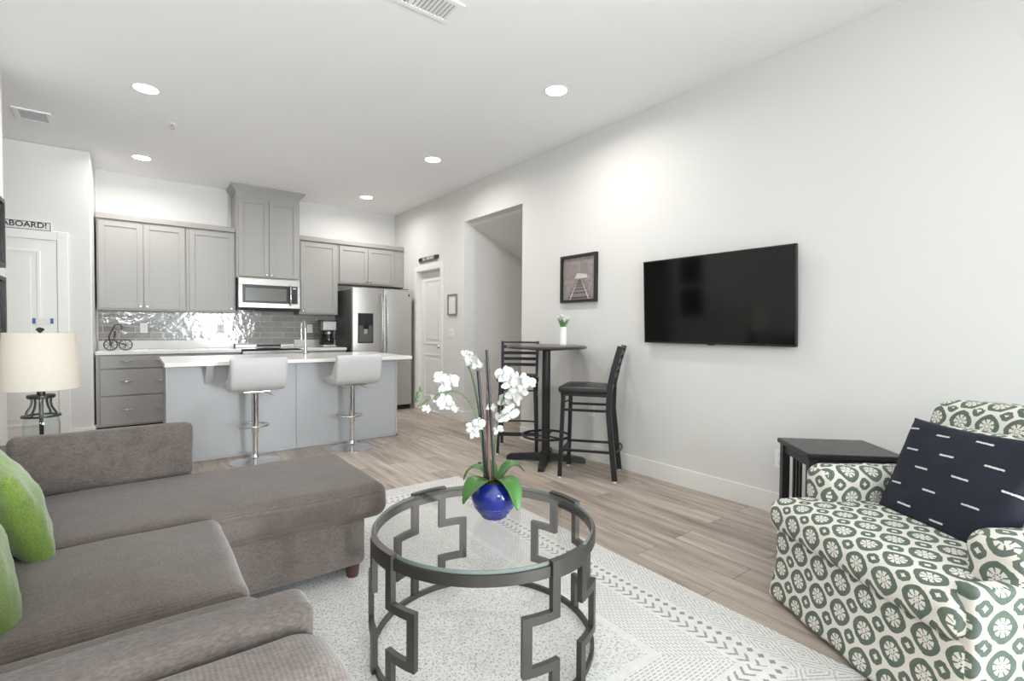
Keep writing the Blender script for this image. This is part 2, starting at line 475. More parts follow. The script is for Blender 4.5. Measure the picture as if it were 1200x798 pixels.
def pillow_bm(hw, hh, T, n=26, seed=0, wr=.006, pinch=.07):
    bm = bm_(); top, bot = [], []
    def pt(s, t, sg):
        x = hw*s*(1-pinch*(1-t*t)); y = hh*t*(1-pinch*(1-s*s))
        e = max(0, (1-s*s)*(1-t*t))
        z = T*(e**.42)
        z += wr*noise.noise(Vector((s*2.2+seed, t*2.2, sg*3.1)))*min(1, e*5)*2.0
        z += wr*.5*noise.noise(Vector((s*6+seed, t*6, sg*5)))*min(1, e*5)
        return Vector((x, y, sg*z))
    G = [-math.cos(math.pi*i/n)*.35+(-1+2*i/n)*.65 for i in range(n+1)]
    for t in G:
        top.append([bm.verts.new(pt(s, t, 1)) for s in G])
    for j, t in enumerate(G):
        bot.append([top[j][i] if (i in (0, n) or j in (0, n)) else bm.verts.new(pt(s, t, -1)) for i, s in enumerate(G)])
    for j in range(n):
        for i in range(n):
            bm.faces.new((top[j][i], top[j][i+1], top[j+1][i+1], top[j+1][i]))
            bm.faces.new((bot[j][i], bot[j+1][i], bot[j+1][i+1], bot[j][i+1]))
    return bm
def setuv(bm, fn):
    uvl = bm.loops.layers.uv.new('UVMap'); bm.normal_update()
    for f in bm.faces:
        for l in f.loops: l[uvl].uv = fn(l.vert.co, f.normal)
def obj(name, bm, mt, parent=None, loc=None, angle=38, flip=True):
    if flip: bmesh.ops.recalc_face_normals(bm, faces=bm.faces)
    me = bpy.data.meshes.new(name); bm.to_mesh(me); bm.free()
    for p in me.polygons: p.use_smooth = True
    me.set_sharp_from_angle(angle=R(angle))
    me.materials.append(M[mt] if isinstance(mt, str) else mt)
    o = bpy.data.objects.new(name, me); COL.objects.link(o)
    if parent: o.parent = parent
    if loc: o.location = loc
    if angle < 50:
        wn = o.modifiers.new('normals', 'WEIGHTED_NORMAL'); wn.keep_sharp = True; wn.weight = 80
    return o
def tag(o, label, cat, group=None):
    o['label'] = label; o['category'] = cat
    if group: o['group'] = group
    return o
def thing(name, label, cat, loc=(0, 0, 0), rz=0, group=None):
    o = bpy.data.objects.new(name, None); COL.objects.link(o); o.empty_display_size = .1
    o.location = loc; o.rotation_euler = (0, 0, rz); return tag(o, label, cat, group)
def struct(name, bm, mt, parent=None):
    o = obj(name, bm, mt, parent)
    if parent is None: o['kind'] = 'structure'
    return o
def copy_thing(root, loc, rz=None, label=None):
    r = root.copy(); COL.objects.link(r); r.location = loc
    if rz is not None: r.rotation_euler = (0, 0, rz)
    if label: r['label'] = label
    for ch in root.children:
        c = ch.copy(); COL.objects.link(c); c.parent = r
        for g in ch.children:
            d = g.copy(); COL.objects.link(d); d.parent = c
    return r
def text_bm(s, size, loc, right, up, ext=.002, align='CENTER'):
    """lettering as mesh: built in font, placed by its right and up directions"""
    cu = bpy.data.curves.new('lettering', 'FONT'); cu.body = s; cu.size = size; cu.offset = size*.018; cu.extrude = ext/2; cu.align_x = align; cu.align_y = 'CENTER'
    o = bpy.data.objects.new('lettering', cu); COL.objects.link(o)
    dg = bpy.context.evaluated_depsgraph_get(); me = bpy.data.meshes.new_from_object(o.evaluated_get(dg))
    bm = bm_(); bm.from_mesh(me); bpy.data.objects.remove(o); bpy.data.meshes.remove(me); bpy.data.curves.remove(cu)
    r_, u_ = Vector(right), Vector(up); f_ = r_.cross(u_)
    mt = Matrix((r_, u_, f_)).transposed().to_4x4(); mt.translation = Vector(loc)
    bm.transform(mt); return bm

# ================================================================== SETTING
b = box(bm_(), (-3.2, REAR-.15, -.1), (RW+1.6, BW+.3, 0)); struct('floor', b, 'floor')
b = box(bm_(), (-3.2, REAR-.15, CH), (RW+1.6, BW+.3, CH+.1)); struct('ceiling', b, 'ceiling')
# right wall: alcove opening (y 4.23-5.42) and pantry doorway (y 6.04-6.76)
T = .12; OPZ = 2.595; DZ = 2.06
b = bm_()
box(b, (RW, REAR, 0), (RW+T, 4.23, CH)); box(b, (RW, 4.23, OPZ), (RW+T, 5.425, CH)); box(b, (RW, 5.425, 0), (RW+T, 6.04, CH))
box(b, (RW, 6.04, DZ), (RW+T, 6.76, CH)); box(b, (RW, 6.76, 0), (RW+T, BW+.12, CH))
struct('wall_right', b, 'wall')
b = box(bm_(), (LW+.2, BW, 0), (RW, BW+.12, CH)); struct('wall_kitchen', b, 'wall')
# entry wall block: front face y 6.85, right side face x -.36
b = rbox(bm_(), (-3.0, 6.85, 0), (-.36, BW+.12, CH), .018, 3); struct('wall_entry', b, 'wall')
b = rbox(bm_(), (LW-.14, REAR, 0), (LW, 5.03, CH), .018, 3); struct('wall_left', b, 'wall')
b = box(bm_(), (-3.1, 4.0, 0), (-3.0, 7.0, CH)); box(b, (-3.0, 4.0, 0), (LW-.14, 4.1, CH)); struct('wall_hall', b, 'wall')
# rear wall with patio door and a high window added to let fill in
b = bm_()
box(b, (LW-.14, REAR-.12, 0), (-.5, REAR, CH)); box(b, (-.5, REAR-.12, 0), (.4, REAR, 1.7)); box(b, (-.5, REAR-.12, 2.6), (.4, REAR, CH))
box(b, (.4, REAR-.12, 0), (.75, REAR, CH)); box(b, (.75, REAR-.12, 2.15), (2.65, REAR, CH)); box(b, (2.65, REAR-.12, 0), (RW+T, REAR, CH))
struct('wall_rear', b, 'wall')
def glazed(name, x0, x1, z0, z1, mull):
    y = REAR-.06; b = bm_(); f = .06
    for lo, hi in (((x0, z0), (x0+f, z1)), ((x1-f, z0), (x1, z1)), ((x0, z0), (x1, z0+f)), ((x0, z1-f), (x1, z1))):
        rbox(b, (lo[0], y-.03, lo[1]), (hi[0], y+.03, hi[1]), .003)
    for mx in mull: rbox(b, (mx-.04, y-.03, z0), (mx+.04, y+.03, z1), .003)
    o = struct(name, b, 'trim')
    g = box(bm_(), (x0+f*.5, y-.004, z0+f*.5), (x1-f*.5, y+.004, z1-f*.5)); obj('pane', g, 'glass', o)
    return o
glazed('window_1', .75, 2.65, .0, 2.15, [1.7]); glazed('window_added', -.5, .4, 1.7, 2.6, [])  # the high second window is unseen, added to admit fill light
# alcove behind the opening, with the sloped underside of a stair
b = box(bm_(), (RW+T, 5.425, 0), (RW+1.5, 5.54, CH)); struct('wall_alcove_far', b, 'wall')
b = box(bm_(), (RW+1.4, 4.0, 0), (RW+1.5, 5.425, CH)); struct('wall_alcove_end', b, 'wall')
b = box(bm_(), (RW+T, 4.0, 0), (RW+1.4, 4.1, CH)); struct('wall_alcove_near', b, 'wall')
b = prism(bm_(), [(RW+T, 4.1, 2.552), (RW+1.4, 4.1, 1.99), (RW+1.4, 4.1, 2.2), (RW+T, 4.1, 2.76)], (0, 1.325, 0)); struct('ceiling_alcove', b, 'wall')
# baseboards
BBH = .14
def bb(name, lo, hi): struct(name, rbox(bm_(), lo, hi, .004), 'trim')
bb('baseboard_right', (RW-.015, REAR, 0), (RW, 4.23, BBH)); bb('baseboard_pier', (RW-.015, 5.425, 0), (RW, 5.96, BBH))
bb('baseboard_pier_side', (RW-.015, 5.41, 0), (RW+1.4, 5.425, BBH)); bb('baseboard_entry', (-.545, 6.835, 0), (-.36, 6.85, BBH))
bb('baseboard_entry_side', (-.36, 6.835, 0), (-.345, 6.97, BBH)); bb('baseboard_left', (LW, REAR, 0), (LW+.015, 5.03, BBH))
bb('baseboard_alcove_end', (RW+1.385, 4.1, 0), (RW+1.4, 5.41, BBH))
# glazed tile backsplash
b = box(bm_(), (-.345, BW-.01, 1.03), (2.42, BW, 1.42)); box(b, (1.06, BW-.01, .86), (1.81, BW, 1.0299)); box(b, (1.06, BW-.01, 1.4201), (1.81, BW, 1.47)); struct('trim_1', b, 'tile')
# casings: pantry doorway on the right wall, entry door on the entry wall
b = bm_()
rbox(b, (RW-.016, 5.965, 0), (RW, 6.04, DZ+.075), .004); rbox(b, (RW-.016, 6.76, 0), (RW, 6.835, DZ+.075), .004); rbox(b, (RW-.016, 6.04, DZ), (RW, 6.76, DZ+.075), .004)
rbox(b, (RW, 6.04, 0), (RW+.12, 6.052, DZ), .002); rbox(b, (RW, 6.748, 0), (RW+.12, 6.76, DZ), .002); rbox(b, (RW, 6.04, DZ-.012), (RW+.12, 6.76, DZ), .002)
struct('trim_2', b, 'trim')
b = bm_()
rbox(b, (-.63, 6.834, 0), (-.545, 6.85, 2.175), .004); rbox(b, (-1.64, 6.834, 0), (-1.55, 6.85, 2.175), .004); rbox(b, (-1.55, 6.834, 2.085), (-.63, 6.85, 2.175), .004)
struct('trim_3', b, 'trim')
def panel_ring(b, f, u0, u1, z0, z1):
    """raised moulding of a door panel; f(u, d, z) maps width, depth, height to world"""
    w_ = .028; d0, d1 = 0, .008
    def strip(u0, u1, z0, z1):
        lo, hi = f(u0, -.004, z0), f(u1, .008, z1)
        rbox(b, [min(a, c) for a, c in zip(lo, hi)], [max(a, c) for a, c in zip(lo, hi)], .004)
    strip(u0, u1, z1-w_, z1); strip(u0, u1, z0, z0+w_); strip(u0, u0+w_, z0+w_, z1-w_); strip(u1-w_, u1, z0+w_, z1-w_)
    lo, hi = f(u0+.07, -.004, z0+.07), f(u1-.07, .006, z1-.07)
    rbox(b, [min(a, c) for a, c in zip(lo, hi)], [max(a, c) for a, c in zip(lo, hi)], .006)
b = rbox(bm_(), (RW+.07, 6.055, .01), (RW+.105, 6.745, DZ-.015), .002)
fp = lambda u, d, z: (RW+.07-d, u, z)
panel_ring(b, fp, 6.15, 6.65, .98, DZ-.13); panel_ring(b, fp, 6.15, 6.65, .2, .84)
d1 = struct('door_1', b, 'trim')
k = bm_(); tube(k, [(RW+.07, 6.11, .96), (RW+.02, 6.11, .96)], [.012, .012]); lathe(k, [(0, 0), (.026, .006), (.028, .02), (.018, .034), (0, .038)], 16)
for v in k.verts:
    if abs(v.co.x) < .2: v.co = Vector((RW+.03-v.co.z, 6.11+v.co.x, .96+v.co.y))
obj('door_knob', k, 'nickel', d1)
b = rbox(bm_(), (-1.545, 6.838, .01), (-.635, 6.849, 2.08), .002)
fe = lambda u, d, z: (u, 6.838-d, z)
panel_ring(b, fe, -1.42, -.755, 1.06, 1.975); panel_ring(b, fe, -1.42, -.755, .2, .9)
struct('door_2', b, 'trim')
# ================================================================== CEILING FITTINGS
def downlight(x, y, label):
    t = thing('recessed_ceiling_light', label, 'ceiling light', (x, y, CH), 0, 'recessed ceiling lights')
    obj('trim_ring', lathe(bm_(), [(.078, -.001), (.090, -.001), (.091, -.003), (.080, -.006), (.078, -.004), (.078, -.001)], 40), 'white_plastic', t)
    obj('lens', lathe(bm_(), [(0, -.007), (.079, -.006), (.079, -.002), (0, -.002)], 40), 'lens', t)
    l = bpy.data.lights.new('downlight', 'AREA'); l.shape = 'DISK'; l.size = .12; l.energy = DOWNLIGHT_POWER; l.color = (1, .975, .955); l.spread = R(165)
    o = bpy.data.objects.new('lamp_glow', l); COL.objects.link(o); o.parent = t; o.location = (0, 0, -.012)
downlight(.08, 4.76, 'recessed ceiling light nearer of the two over the left end of the kitchen')
downlight(.07, 6.72, 'recessed ceiling light above the grey wall cabinets left of the tall cabinet')
downlight(2.575, 4.79, 'recessed ceiling light in front of the refrigerator, near the alcove opening')
downlight(2.585, 6.74, 'recessed ceiling light closest to the back corner over the refrigerator')
downlight(2.575, 2.82, 'recessed ceiling light above the wall between bar table and television')
t = thing('ceiling_vent', 'long white return vent with two louvred banks at top edge of photo', 'vent', (1.24, 2.515, CH))
b = bm_()
for lo, hi in (((-.26, -.105), (.26, -.075)), ((-.26, .075), (.26, .105)), ((-.26, -.075), (-.225, .075)), ((.225, -.075), (.26, .075)), ((-.012, -.075), (.012, .075))):
    rbox(b, (lo[0], lo[1], -.008), (hi[0], hi[1], 0), .002)
obj('frame', b, 'ceiling', t); obj('backing', box(bm_(), (-.23, -.08, -.002), (.23, .08, -.0005)), 'vent_dark', t)
for k in range(18):
    x = -.215+k*.024+(.028 if k > 8 else 0); s = 1 if k < 9 else -1
    b = bm_(); bar(b, (x, -.076, -.006), (x, .076, -.006), .014, .0012, (math.cos(R(40)), 0, s*math.sin(R(40))))
    obj('louvre', b, 'ceiling', t)
t = thing('supply_vent', 'small square white ceiling register over the entry door', 'vent', (-.69, 5.99, CH))
b = bm_()
for lo, hi in (((-.125, -.15), (.125, -.115)), ((-.125, .115), (.125, .15)), ((-.125, -.115), (-.09, .115)), ((.09, -.115), (.125, .115))):
    rbox(b, (lo[0], lo[1], -.01), (hi[0], hi[1], 0), .002)
obj('frame', b, 'ceiling', t); obj('backing', box(bm_(), (-.092, -.117, -.002), (.092, .117, -.0005)), 'vent_dark', t)
for k in range(9):
    b = bm_(); y = -.1+k*.025; bar(b, (-.09, y, -.006), (.09, y, -.006), .016, .0012, (0, math.cos(R(35)), math.sin(R(35))))
    obj('louvre', b, 'ceiling', t)
t = thing('fire_sprinkler', 'small metal sprinkler head on the ceiling beside the small register', 'sprinkler', (.281, 5.434, CH))
obj('escutcheon', lathe(bm_(), [(0, 0), (.03, 0), (.028, -.004), (.012, -.008), (0, -.008)], 24), 'ceiling', t)
b = bm_(); tube(b, [(0, 0, -.006), (0, 0, -.024)], .008); tube(b, [(-.012, 0, -.022), (-.012, 0, -.042), (0, 0, -.05), (.012, 0, -.042), (.012, 0, -.022)], .003, 6)
obj('sprinkler_body', b, 'nickel', t)
obj('deflector', lathe(bm_(), [(0, -.05), (.016, -.05), (.016, -.053), (0, -.053)], 16), 'nickel', t)

# ================================================================== KITCHEN
def shaker(b, x0, x1, z0, z1, y, fw=.057, th=.019):
    """shaker front facing -y whose outer face is at y"""
    for lo, hi in (((x0, z0), (x0+fw, z1)), ((x1-fw, z0), (x1, z1)), ((x0+fw, z0), (x1-fw, z0+fw)), ((x0+fw, z1-fw), (x1-fw, z1))):
        rbox(b, (lo[0], y, lo[1]), (hi[0], y+th, hi[1]), .0025)
    rbox(b, (x0+fw-.004, y+.009, z0+fw-.004), (x1-fw+.004, y+th-.001, z1-fw+.004), .001)
    return b
def knob(x, y, z, parent):
    k = lathe(bm_(), [(.0065, 0), (.0055, .012), (.014, .018), (.0155, .025), (.010, .031), (0, .032)], 18)
    k.transform(Matrix.Rotation(R(90), 4, 'X')); o = obj('knob', k, 'nickel', parent, (x, y, z)); return o
def bow_pull(x, y, z, L, parent):
    b = tube(bm_(), [(-L/2, 0, 0), (-L/2, -.018, 0), (-L/4, -.030, 0), (0, -.033, 0), (L/4, -.030, 0), (L/2, -.018, 0), (L/2, 0, 0)], [.005, .005, .006, .0065, .006, .005, .005], 10)
    return obj('bar_pull', b, 'nickel', parent, (x, y, z))
UY = 7.24; UZ0, UZ1 = 1.40, 2.43
def wall_cabinet(name, label, x0, x1, z0, z1, doors, y=UY, knobs=(), side=.006):
    t = thing(name, label, 'cabinet', ((x0+x1)/2, y, z0)); ox, oy, oz = t.location
    obj('cabinet_body', rbox(bm_(), (x0-ox, .0, 0), (x1-ox, BW-.012-oy, z1-oz), .002), 'cabinet', t)
    for i, (a, c) in enumerate(doors):
        d = obj('door', shaker(bm_(), a-ox, c-ox, .02, z1-z0-.02, -.02), 'cabinet', t)
        if i < len(knobs): knob(knobs[i]-ox, -.02, .05, d)
    return t
wall_cabinet('wall_cabinet', 'grey two-door wall cabinet leftmost above the tiled backsplash', -.34, .50, UZ0, UZ1, [(-.325, .078), (.084, .488)], knobs=(.05, .112))
wall_cabinet('wall_cabinet', 'grey single-door wall cabinet immediately left of the microwave', .501, 1.035, UZ0, UZ1, [(.535, 1.015)], knobs=(.985,))
wall_cabinet('wall_cabinet', 'grey single-door wall cabinet right of the microwave above the coffee maker', 1.812, 2.345, UZ0, UZ1, [(1.83, 2.325)], knobs=(1.86,))
t = wall_cabinet('wall_cabinet', 'short wide grey cabinet with two doors above the refrigerator', 2.346, 3.372, 1.86, UZ1, [(2.37, 2.795), (2.80, 3.215)], knobs=(2.765, 2.83))
t = wall_cabinet('tall_wall_cabinet', 'tall grey two-door cabinet above the microwave reaching the ceiling', 1.036, 1.811, 1.858, 2.985, [], y=7.19)
ox, oy, oz = t.location
for a, c, kx in ((1.062, 1.418, 1.392), (1.424, 1.785, 1.45)):
    d = obj('door', shaker(bm_(), a-ox, c-ox, .02, 1.03, -.02), 'cabinet', t); knob(kx-ox, -.02, .05, d)
# crown: stepped profile wrapped round three sides
b = bm_()
prof = [(0, 2.955), (.006, 2.955), (.012, 2.975), (.03, 2.995), (.05, 3.022), (.06, 3.028), (.06, 3.046), (0, 3.046)]
def crown_ring(path):
    rings = []
    for (px, py, nx, ny) in path: rings.append([b.verts.new((px+nx*d-ox, py+ny*d-oy, z-oz)) for d, z in prof])
    for r0, r1 in zip(rings, rings[1:]):
        for i in range(len(prof)): b.faces.new((r0[i], r0[(i+1) % len(prof)], r1[(i+1) % len(prof)], r1[i]))
    b.faces.new(rings[0]); b.faces.new(rings[-1][::-1])
crown_ring([(1.036, BW-.013, -1, 0), (1.036, 7.19, -1, -1), (1.811, 7.19, 1, -1), (1.811, BW-.013, 1, 0)])
obj('crown_moulding', b, 'cabinet', t)
# top moulding of the two runs of wall cabinets
b = rbox(bm_(), (-.345, UY-.03, UZ1+.001), (1.034, BW-.012, UZ1+.065), .008); tag(obj('cabinet_top_moulding', b, 'moulding'), 'grey top moulding along the wall cabinets left of the tall cabinet', 'moulding')
b = rbox(bm_(), (1.813, UY-.03, UZ1+.001), (3.376, BW-.012, UZ1+.065), .008); tag(obj('cabinet_top_moulding', b, 'moulding'), 'grey top moulding along the wall cabinets right of the tall cabinet', 'moulding')
# microwave
t = thing('microwave', 'stainless over-the-range microwave under the tall grey cabinet', 'microwave', (1.42, 7.12, 1.435)); W2 = .378; H = .418
obj('microwave_body', rbox(bm_(), (-W2, .02, .004), (W2, .43, H), .004), 'black_plastic', t)
b = bm_()
rbox(b, (-W2+.008, 0, H-.085), (W2, .022, H), .004); rbox(b, (-W2+.008, 0, .035), (W2, .022, .10), .004)
rbox(b, (-W2+.008, 0, .10), (-W2+.055, .022, H-.085), .003); rbox(b, (W2-.035, 0, .10), (W2, .022, H-.085), .003)
dr = obj('front_panel', b, 'steel_h', t)
obj('window_border', rbox(bm_(), (-W2+.05, .003, .095), (W2-.135, .02, H-.08), .003), 'black_plastic', dr)
obj('door_window', rbox(bm_(), (-W2+.085, .000, .125), (W2-.175, .01, H-.125), .003), 'microwave_window', dr)
obj('handle', tube(bm_(), [(W2-.13, .01, .075), (W2-.13, -.03, .085), (W2-.13, -.042, .16), (W2-.13, -.042, .27), (W2-.13, -.03, H-.08), (W2-.13, .01, H-.07)], .011, 12), 'chrome', dr)
cp = obj('control_panel', rbox(bm_(), (W2-.115, -.001, .102), (W2-.033, .02, H-.087), .003), 'black_plastic', t)
obj('display', rbox(bm_(), (W2-.095, -.003, H-.118), (W2-.055, .0, H-.105), .001), 'white_plastic', cp)
b = bm_()
for i in range(3):
    for j in range(5): rbox(b, (W2-.105+i*.024, -.0025, .12+j*.028), (W2-.087+i*.024, 0, .138+j*.028), .001)
obj('keypad', b, 'bezel', cp)
obj('air_grille', rbox(bm_(), (-W2+.012, .004, .004), (W2-.004, .1, .034), .003), 'dark', t)
# counters on the back wall
CZ0, CZ1 = .90, .938
b = bm_(); rbox(b, (-.347, 6.925, CZ0), (1.052, BW-.012, CZ1), .004); rbox(b, (-.347, BW-.034, CZ1), (1.052, BW-.012, 1.04), .003)
tag(obj('kitchen_counter', b, 'quartz'), 'white quartz counter with low upstand left of the range', 'counter')
b = bm_(); rbox(b, (1.818, 6.925, CZ0), (2.372, BW-.012, CZ1), .004); rbox(b, (1.818, BW-.034, CZ1), (2.372, BW-.012, 1.04), .003)
tag(obj('kitchen_counter', b, 'quartz'), 'white quartz counter under the coffee maker right of the range', 'counter')
def base_cabinet(label, x0, x1, rows, pulls, name='drawer_base_cabinet'):
    t = thing(name, label, 'cabinet', ((x0+x1)/2, 6.96, 0)); ox = t.location.x
    obj('cabinet_body', rbox(bm_(), (x0-ox, .001, .105), (x1-ox, BW-.012-6.96, CZ0-.001), .002), 'cabinet', t)
    obj('toe_kick', box(bm_(), (x0-ox+.002, .07, 0), (x1-ox-.002, .5, .105)), 'dark', t)
    for z0, z1 in rows:
        d = obj('drawer', rbox(bm_(), (x0-ox+.034, -.02, z0), (x1-ox-.01, -.0005, z1), .003), 'cabinet', t)
        for p in pulls: bow_pull(p-ox, -.02, (z0+z1)/2+.01, .1, d)
    return t
base_cabinet('wide grey three-drawer base cabinet at the left end of the kitchen', -.345, .52, [(.125, .435), (.45, .735), (.75, .885)], (-.085, .235))
base_cabinet('grey base cabinet between drawers and range, mostly hidden behind the island', .521, 1.045, [(.125, .735), (.75, .885)], (.78,))
base_cabinet('grey base cabinet between range and refrigerator, behind the island', 1.822, 2.37, [(.125, .735), (.75, .885)], (2.1,))
# range
t = thing('kitchen_range', 'stainless slide-in range under the microwave, only its top showing over the island', 'range', (1.435, 6.94, 0))
obj('oven_body', rbox(bm_(), (-.375, 0, .02), (.375, .6, .915), .004), 'steel_h', t)
d = obj('oven_door', rbox(bm_(), (-.365, -.03, .2), (.365, -.001, .78), .006), 'steel_h', t)
obj('oven_window', rbox(bm_(), (-.25, -.034, .34), (.25, -.028, .62), .002), 'glass_dark', d)
obj('oven_handle', tube(bm_(), [(-.3, -.03, .72), (-.3, -.07, .72), (.3, -.07, .72), (.3, -.03, .72)], .01), 'nickel', d)
obj('warming_drawer', rbox(bm_(), (-.365, -.03, .03), (.365, -.001, .185), .006), 'steel_h', t)
obj('control_fascia', rbox(bm_(), (-.375, -.03, .80), (.375, .0, .915), .006), 'steel_h', t)
for k in range(4):
    kb = lathe(bm_(), [(.018, 0), (.02, .012), (.016, .03), (0, .03)], 18); kb.transform(Matrix.Rotation(R(90), 4, 'X')); obj('control_knob', kb, 'nickel', t, (-.3+k*.2, -.03, .86))
obj('cooktop', rbox(bm_(), (-.378, 0, .915), (.378, .605, .938), .004), 'glass_dark', t)
bg = obj('backguard', rbox(bm_(), (-.375, .53, .936), (.375, .612, .985), .006), 'steel_h', t)
obj('display', rbox(bm_(), (-.12, .526, .945), (.19, .532, .978), .001), 'black_plastic', bg)
# refrigerator
t = thing('refrigerator', 'stainless french-door refrigerator with water dispenser beside the pantry door', 'refrigerator', (2.86, 6.80, 0)); FW = .452
obj('fridge_body', rbox(bm_(), (-FW+.004, .075, .03), (FW-.004, .74, 1.765), .006), 'fridge_side', t)
def fdoor(x0, x1, z0, z1):
    def cv(p, h):
        if p.y < 0: p.y -= .012*(1-((p.x)/h.x)**2)
        return p
    return rbox(bm_(), (x0, 0, z0), (x1, .072, z1), .012, 3, 8, cv)
dl = obj('left_door', fdoor(-FW, -.003, .79, 1.785), 'steel', t); dr = obj('right_door', fdoor(.003, FW, .79, 1.785), 'steel', t)
dw = obj('freezer_drawer', fdoor(-FW, FW, .07, .782), 'steel', t)
for d, x in ((dl, -.038), (dr, .038)):
    obj('handle', tube(bm_(), [(x, .0, .86), (x, -.045, .88), (x, -.06, 1.1), (x, -.066, 1.3), (x, -.06, 1.5), (x, -.045, 1.68), (x, 0, 1.70)], .011, 12), 'nickel', d)
obj('handle', tube(bm_(), [(-.36, 0, .715), (-.34, -.05, .715), (0, -.062, .715), (.34, -.05, .715), (.36, 0, .715)], .011, 12), 'nickel', dw)
ds = obj('water_dispenser', rbox(bm_(), (-.378, -.018, 1.0), (-.155, .03, 1.425), .008), 'bezel', dl)
obj('dispenser_recess', rbox(bm_(), (-.365, -.0195, 1.015), (-.17, -.01, 1.25), .004), 'fridge_side', ds)
obj('dispenser_spout', rbox(bm_(), (-.31, -.034, 1.2), (-.225, -.017, 1.29), .012), 'black_plastic', ds)
obj('dispenser_paddle', rbox(bm_(), (-.295, -.028, 1.13), (-.245, -.018, 1.215), .004), 'nickel', ds)
b = bm_(); rbox(b, (.356, -.006, 1.69), (.372, -.001, 1.725), .001); rbox(b, (.356, -.006, 1.69), (.378, -.001, 1.697), .001); rbox(b, (.390, -.006, 1.69), (.412, -.001, 1.725), .001)
obj('badge', b, 'bezel', dr)
obj('base_grille', rbox(bm_(), (-FW+.01, .04, .0), (FW-.01, .1, .062), .003), 'dark', t)
for x in (-.36, .36): obj('hinge_cover', rbox(bm_(), (x-.05, .03, 1.766), (x+.05, .14, 1.80), .006), 'fridge_side', t)
# island
t = thing('kitchen_island', 'pale grey kitchen island with plain back panels facing the sofa', 'kitchen island', (1.28, 5.22, 0)); ox = 1.28
IZ0, IZ1 = .872, .907
b = bm_(); rbox(b, (.215-ox, .012, 0), (2.345-ox, .85, IZ0-.001), .003)
obj('island_body', b, 'island_paint', t)
obj('back_panel', rbox(bm_(), (.218-ox, 0, .0), (1.2755-ox, .0125, IZ0-.002), .002), 'island_paint', t)
obj('back_panel', rbox(bm_(), (1.2785-ox, 0, .0), (2.343-ox, .0125, IZ0-.002), .002), 'island_paint', t)
for x in (.205, 2.335): obj('corner_trim', rbox(bm_(), (x-ox, -.012, 0), (x-ox+.022, .03, IZ0-.002), .003), 'island_paint', t)
obj('base_trim', rbox(bm_(), (.205-ox, -.012, 0), (2.357-ox, .0, .022), .003), 'island_paint', t)
def corbel(x):
    b = prism(bm_(), [(x-.03, -.0005, IZ0-.002), (x-.03, -.0005, IZ0-.17), (x-.03, -.02, IZ0-.17), (x-.03, -.06, IZ0-.12), (x-.03, -.135, IZ0-.03), (x-.03, -.14, IZ0-.002)], (.06, 0, 0)); return b
obj('corbel', corbel(.525-ox), 'island_paint', t); obj('corbel', corbel(1.95-ox), 'island_paint', t)
b = rbox(bm_(), (.19, 5.03, IZ0), (2.455, 6.2, IZ1), .004); tag(obj('island_counter', b, 'quartz'), 'white quartz worktop overhanging the kitchen island', 'counter')
# faucet
t = thing('kitchen_faucet', 'tall chrome faucet standing on the island worktop', 'faucet', (1.535, 5.87, IZ1))
obj('base', lathe(bm_(), [(0, 0), (.03, 0), (.03, .008), (.02, .014), (.019, .10), (.012, .11), (0, .11)], 24), 'chrome', t)
pts = [(0, 0, .08), (0, 0, .30)]+[(0, .085-.085*math.cos(R(a)), .30+.085*math.sin(R(a))) for a in range(15, 181, 15)]+[(0, .17, .26)]
obj('spout', tube(bm_(), pts, .0115, 14), 'chrome', t)
obj('spray_head', tube(bm_(), [(0, .17, .27), (0, .17, .17)], [.014, .017], 14), 'chrome', t)
b = tube(bm_(), [(-.015, 0, .07), (-.045, 0, .07)], .012, 12); tube(b, [(-.04, 0, .07), (-.06, -.01, .075), (-.10, -.02, .09)], [.007, .006, .006], 10); obj('lever', b, 'chrome', t)
# coffee maker
t = thing('coffee_maker', 'black and steel drip coffee maker on the counter beside the refrigerator', 'coffee maker', (2.19, 7.2, CZ1+.001))
obj('base', rbox(bm_(), (-.095, -.11, 0), (.095, .11, .035), .012, 3), 'steel_h', t); obj('water_tank', rbox(bm_(), (-.095, .03, .035), (.095, .11, .37), .01), 'black_plastic', t)
obj('brew_head', rbox(bm_(), (-.095, -.105, .235), (.095, .03, .37), .012, 3), 'steel_h', t); obj('lid', rbox(bm_(), (-.097, -.107, .37), (.097, .11, .385), .006), 'black_plastic', t)
ca = obj('carafe', lathe(bm_(), [(0, .038), (.06, .038), (.075, .07), (.075, .13), (.055, .19), (.045, .215), (0, .215)], 28, (0, -.035, 0)), 'glass_dark', t)
obj('carafe_band', lathe(bm_(), [(.056, .186), (.058, .2), (.05, .222), (.046, .222), (.046, .2)], 28, (0, -.035, 0)), 'steel_h', ca)
obj('carafe_handle', tube(bm_(), [(.02, -.085, .20), (.03, -.135, .19), (.03, -.14, .11), (.02, -.10, .07)], .009, 10), 'black_plastic', ca)
# wire ornament
t = thing('wire_ornament', 'small dark wire ornament with two looped wheels on the left counter', 'ornament', (-.15, 7.22, CZ1))
for x, r in ((-.075, .06), (.06, .06)):
    wb = bm_(); tube(wb, [(x+r*math.cos(a*math.pi/12), 0, r+.004+r*math.sin(a*math.pi/12)) for a in range(24)], .0065, 6, True)
    for a in range(4): tube(wb, [(x+r*math.cos(a*math.pi/4), 0, r+.004+r*math.sin(a*math.pi/4)), (x-r*math.cos(a*math.pi/4), 0, r+.004-r*math.sin(a*math.pi/4))], .003, 5)
    obj('wheel', wb, 'pewter', t)
b = bm_(); tube(b, [(-.075, 0, .064), (-.04, .0, .15), (-.01, 0, .09), (.06, 0, .064)], .007, 6); tube(b, [(-.075, 0, .064), (-.09, 0, .16), (-.06, 0, .24), (-.035, 0, .29), (0, 0, .3), (.03, 0, .27), (.02, 0, .24)], .009, 6)
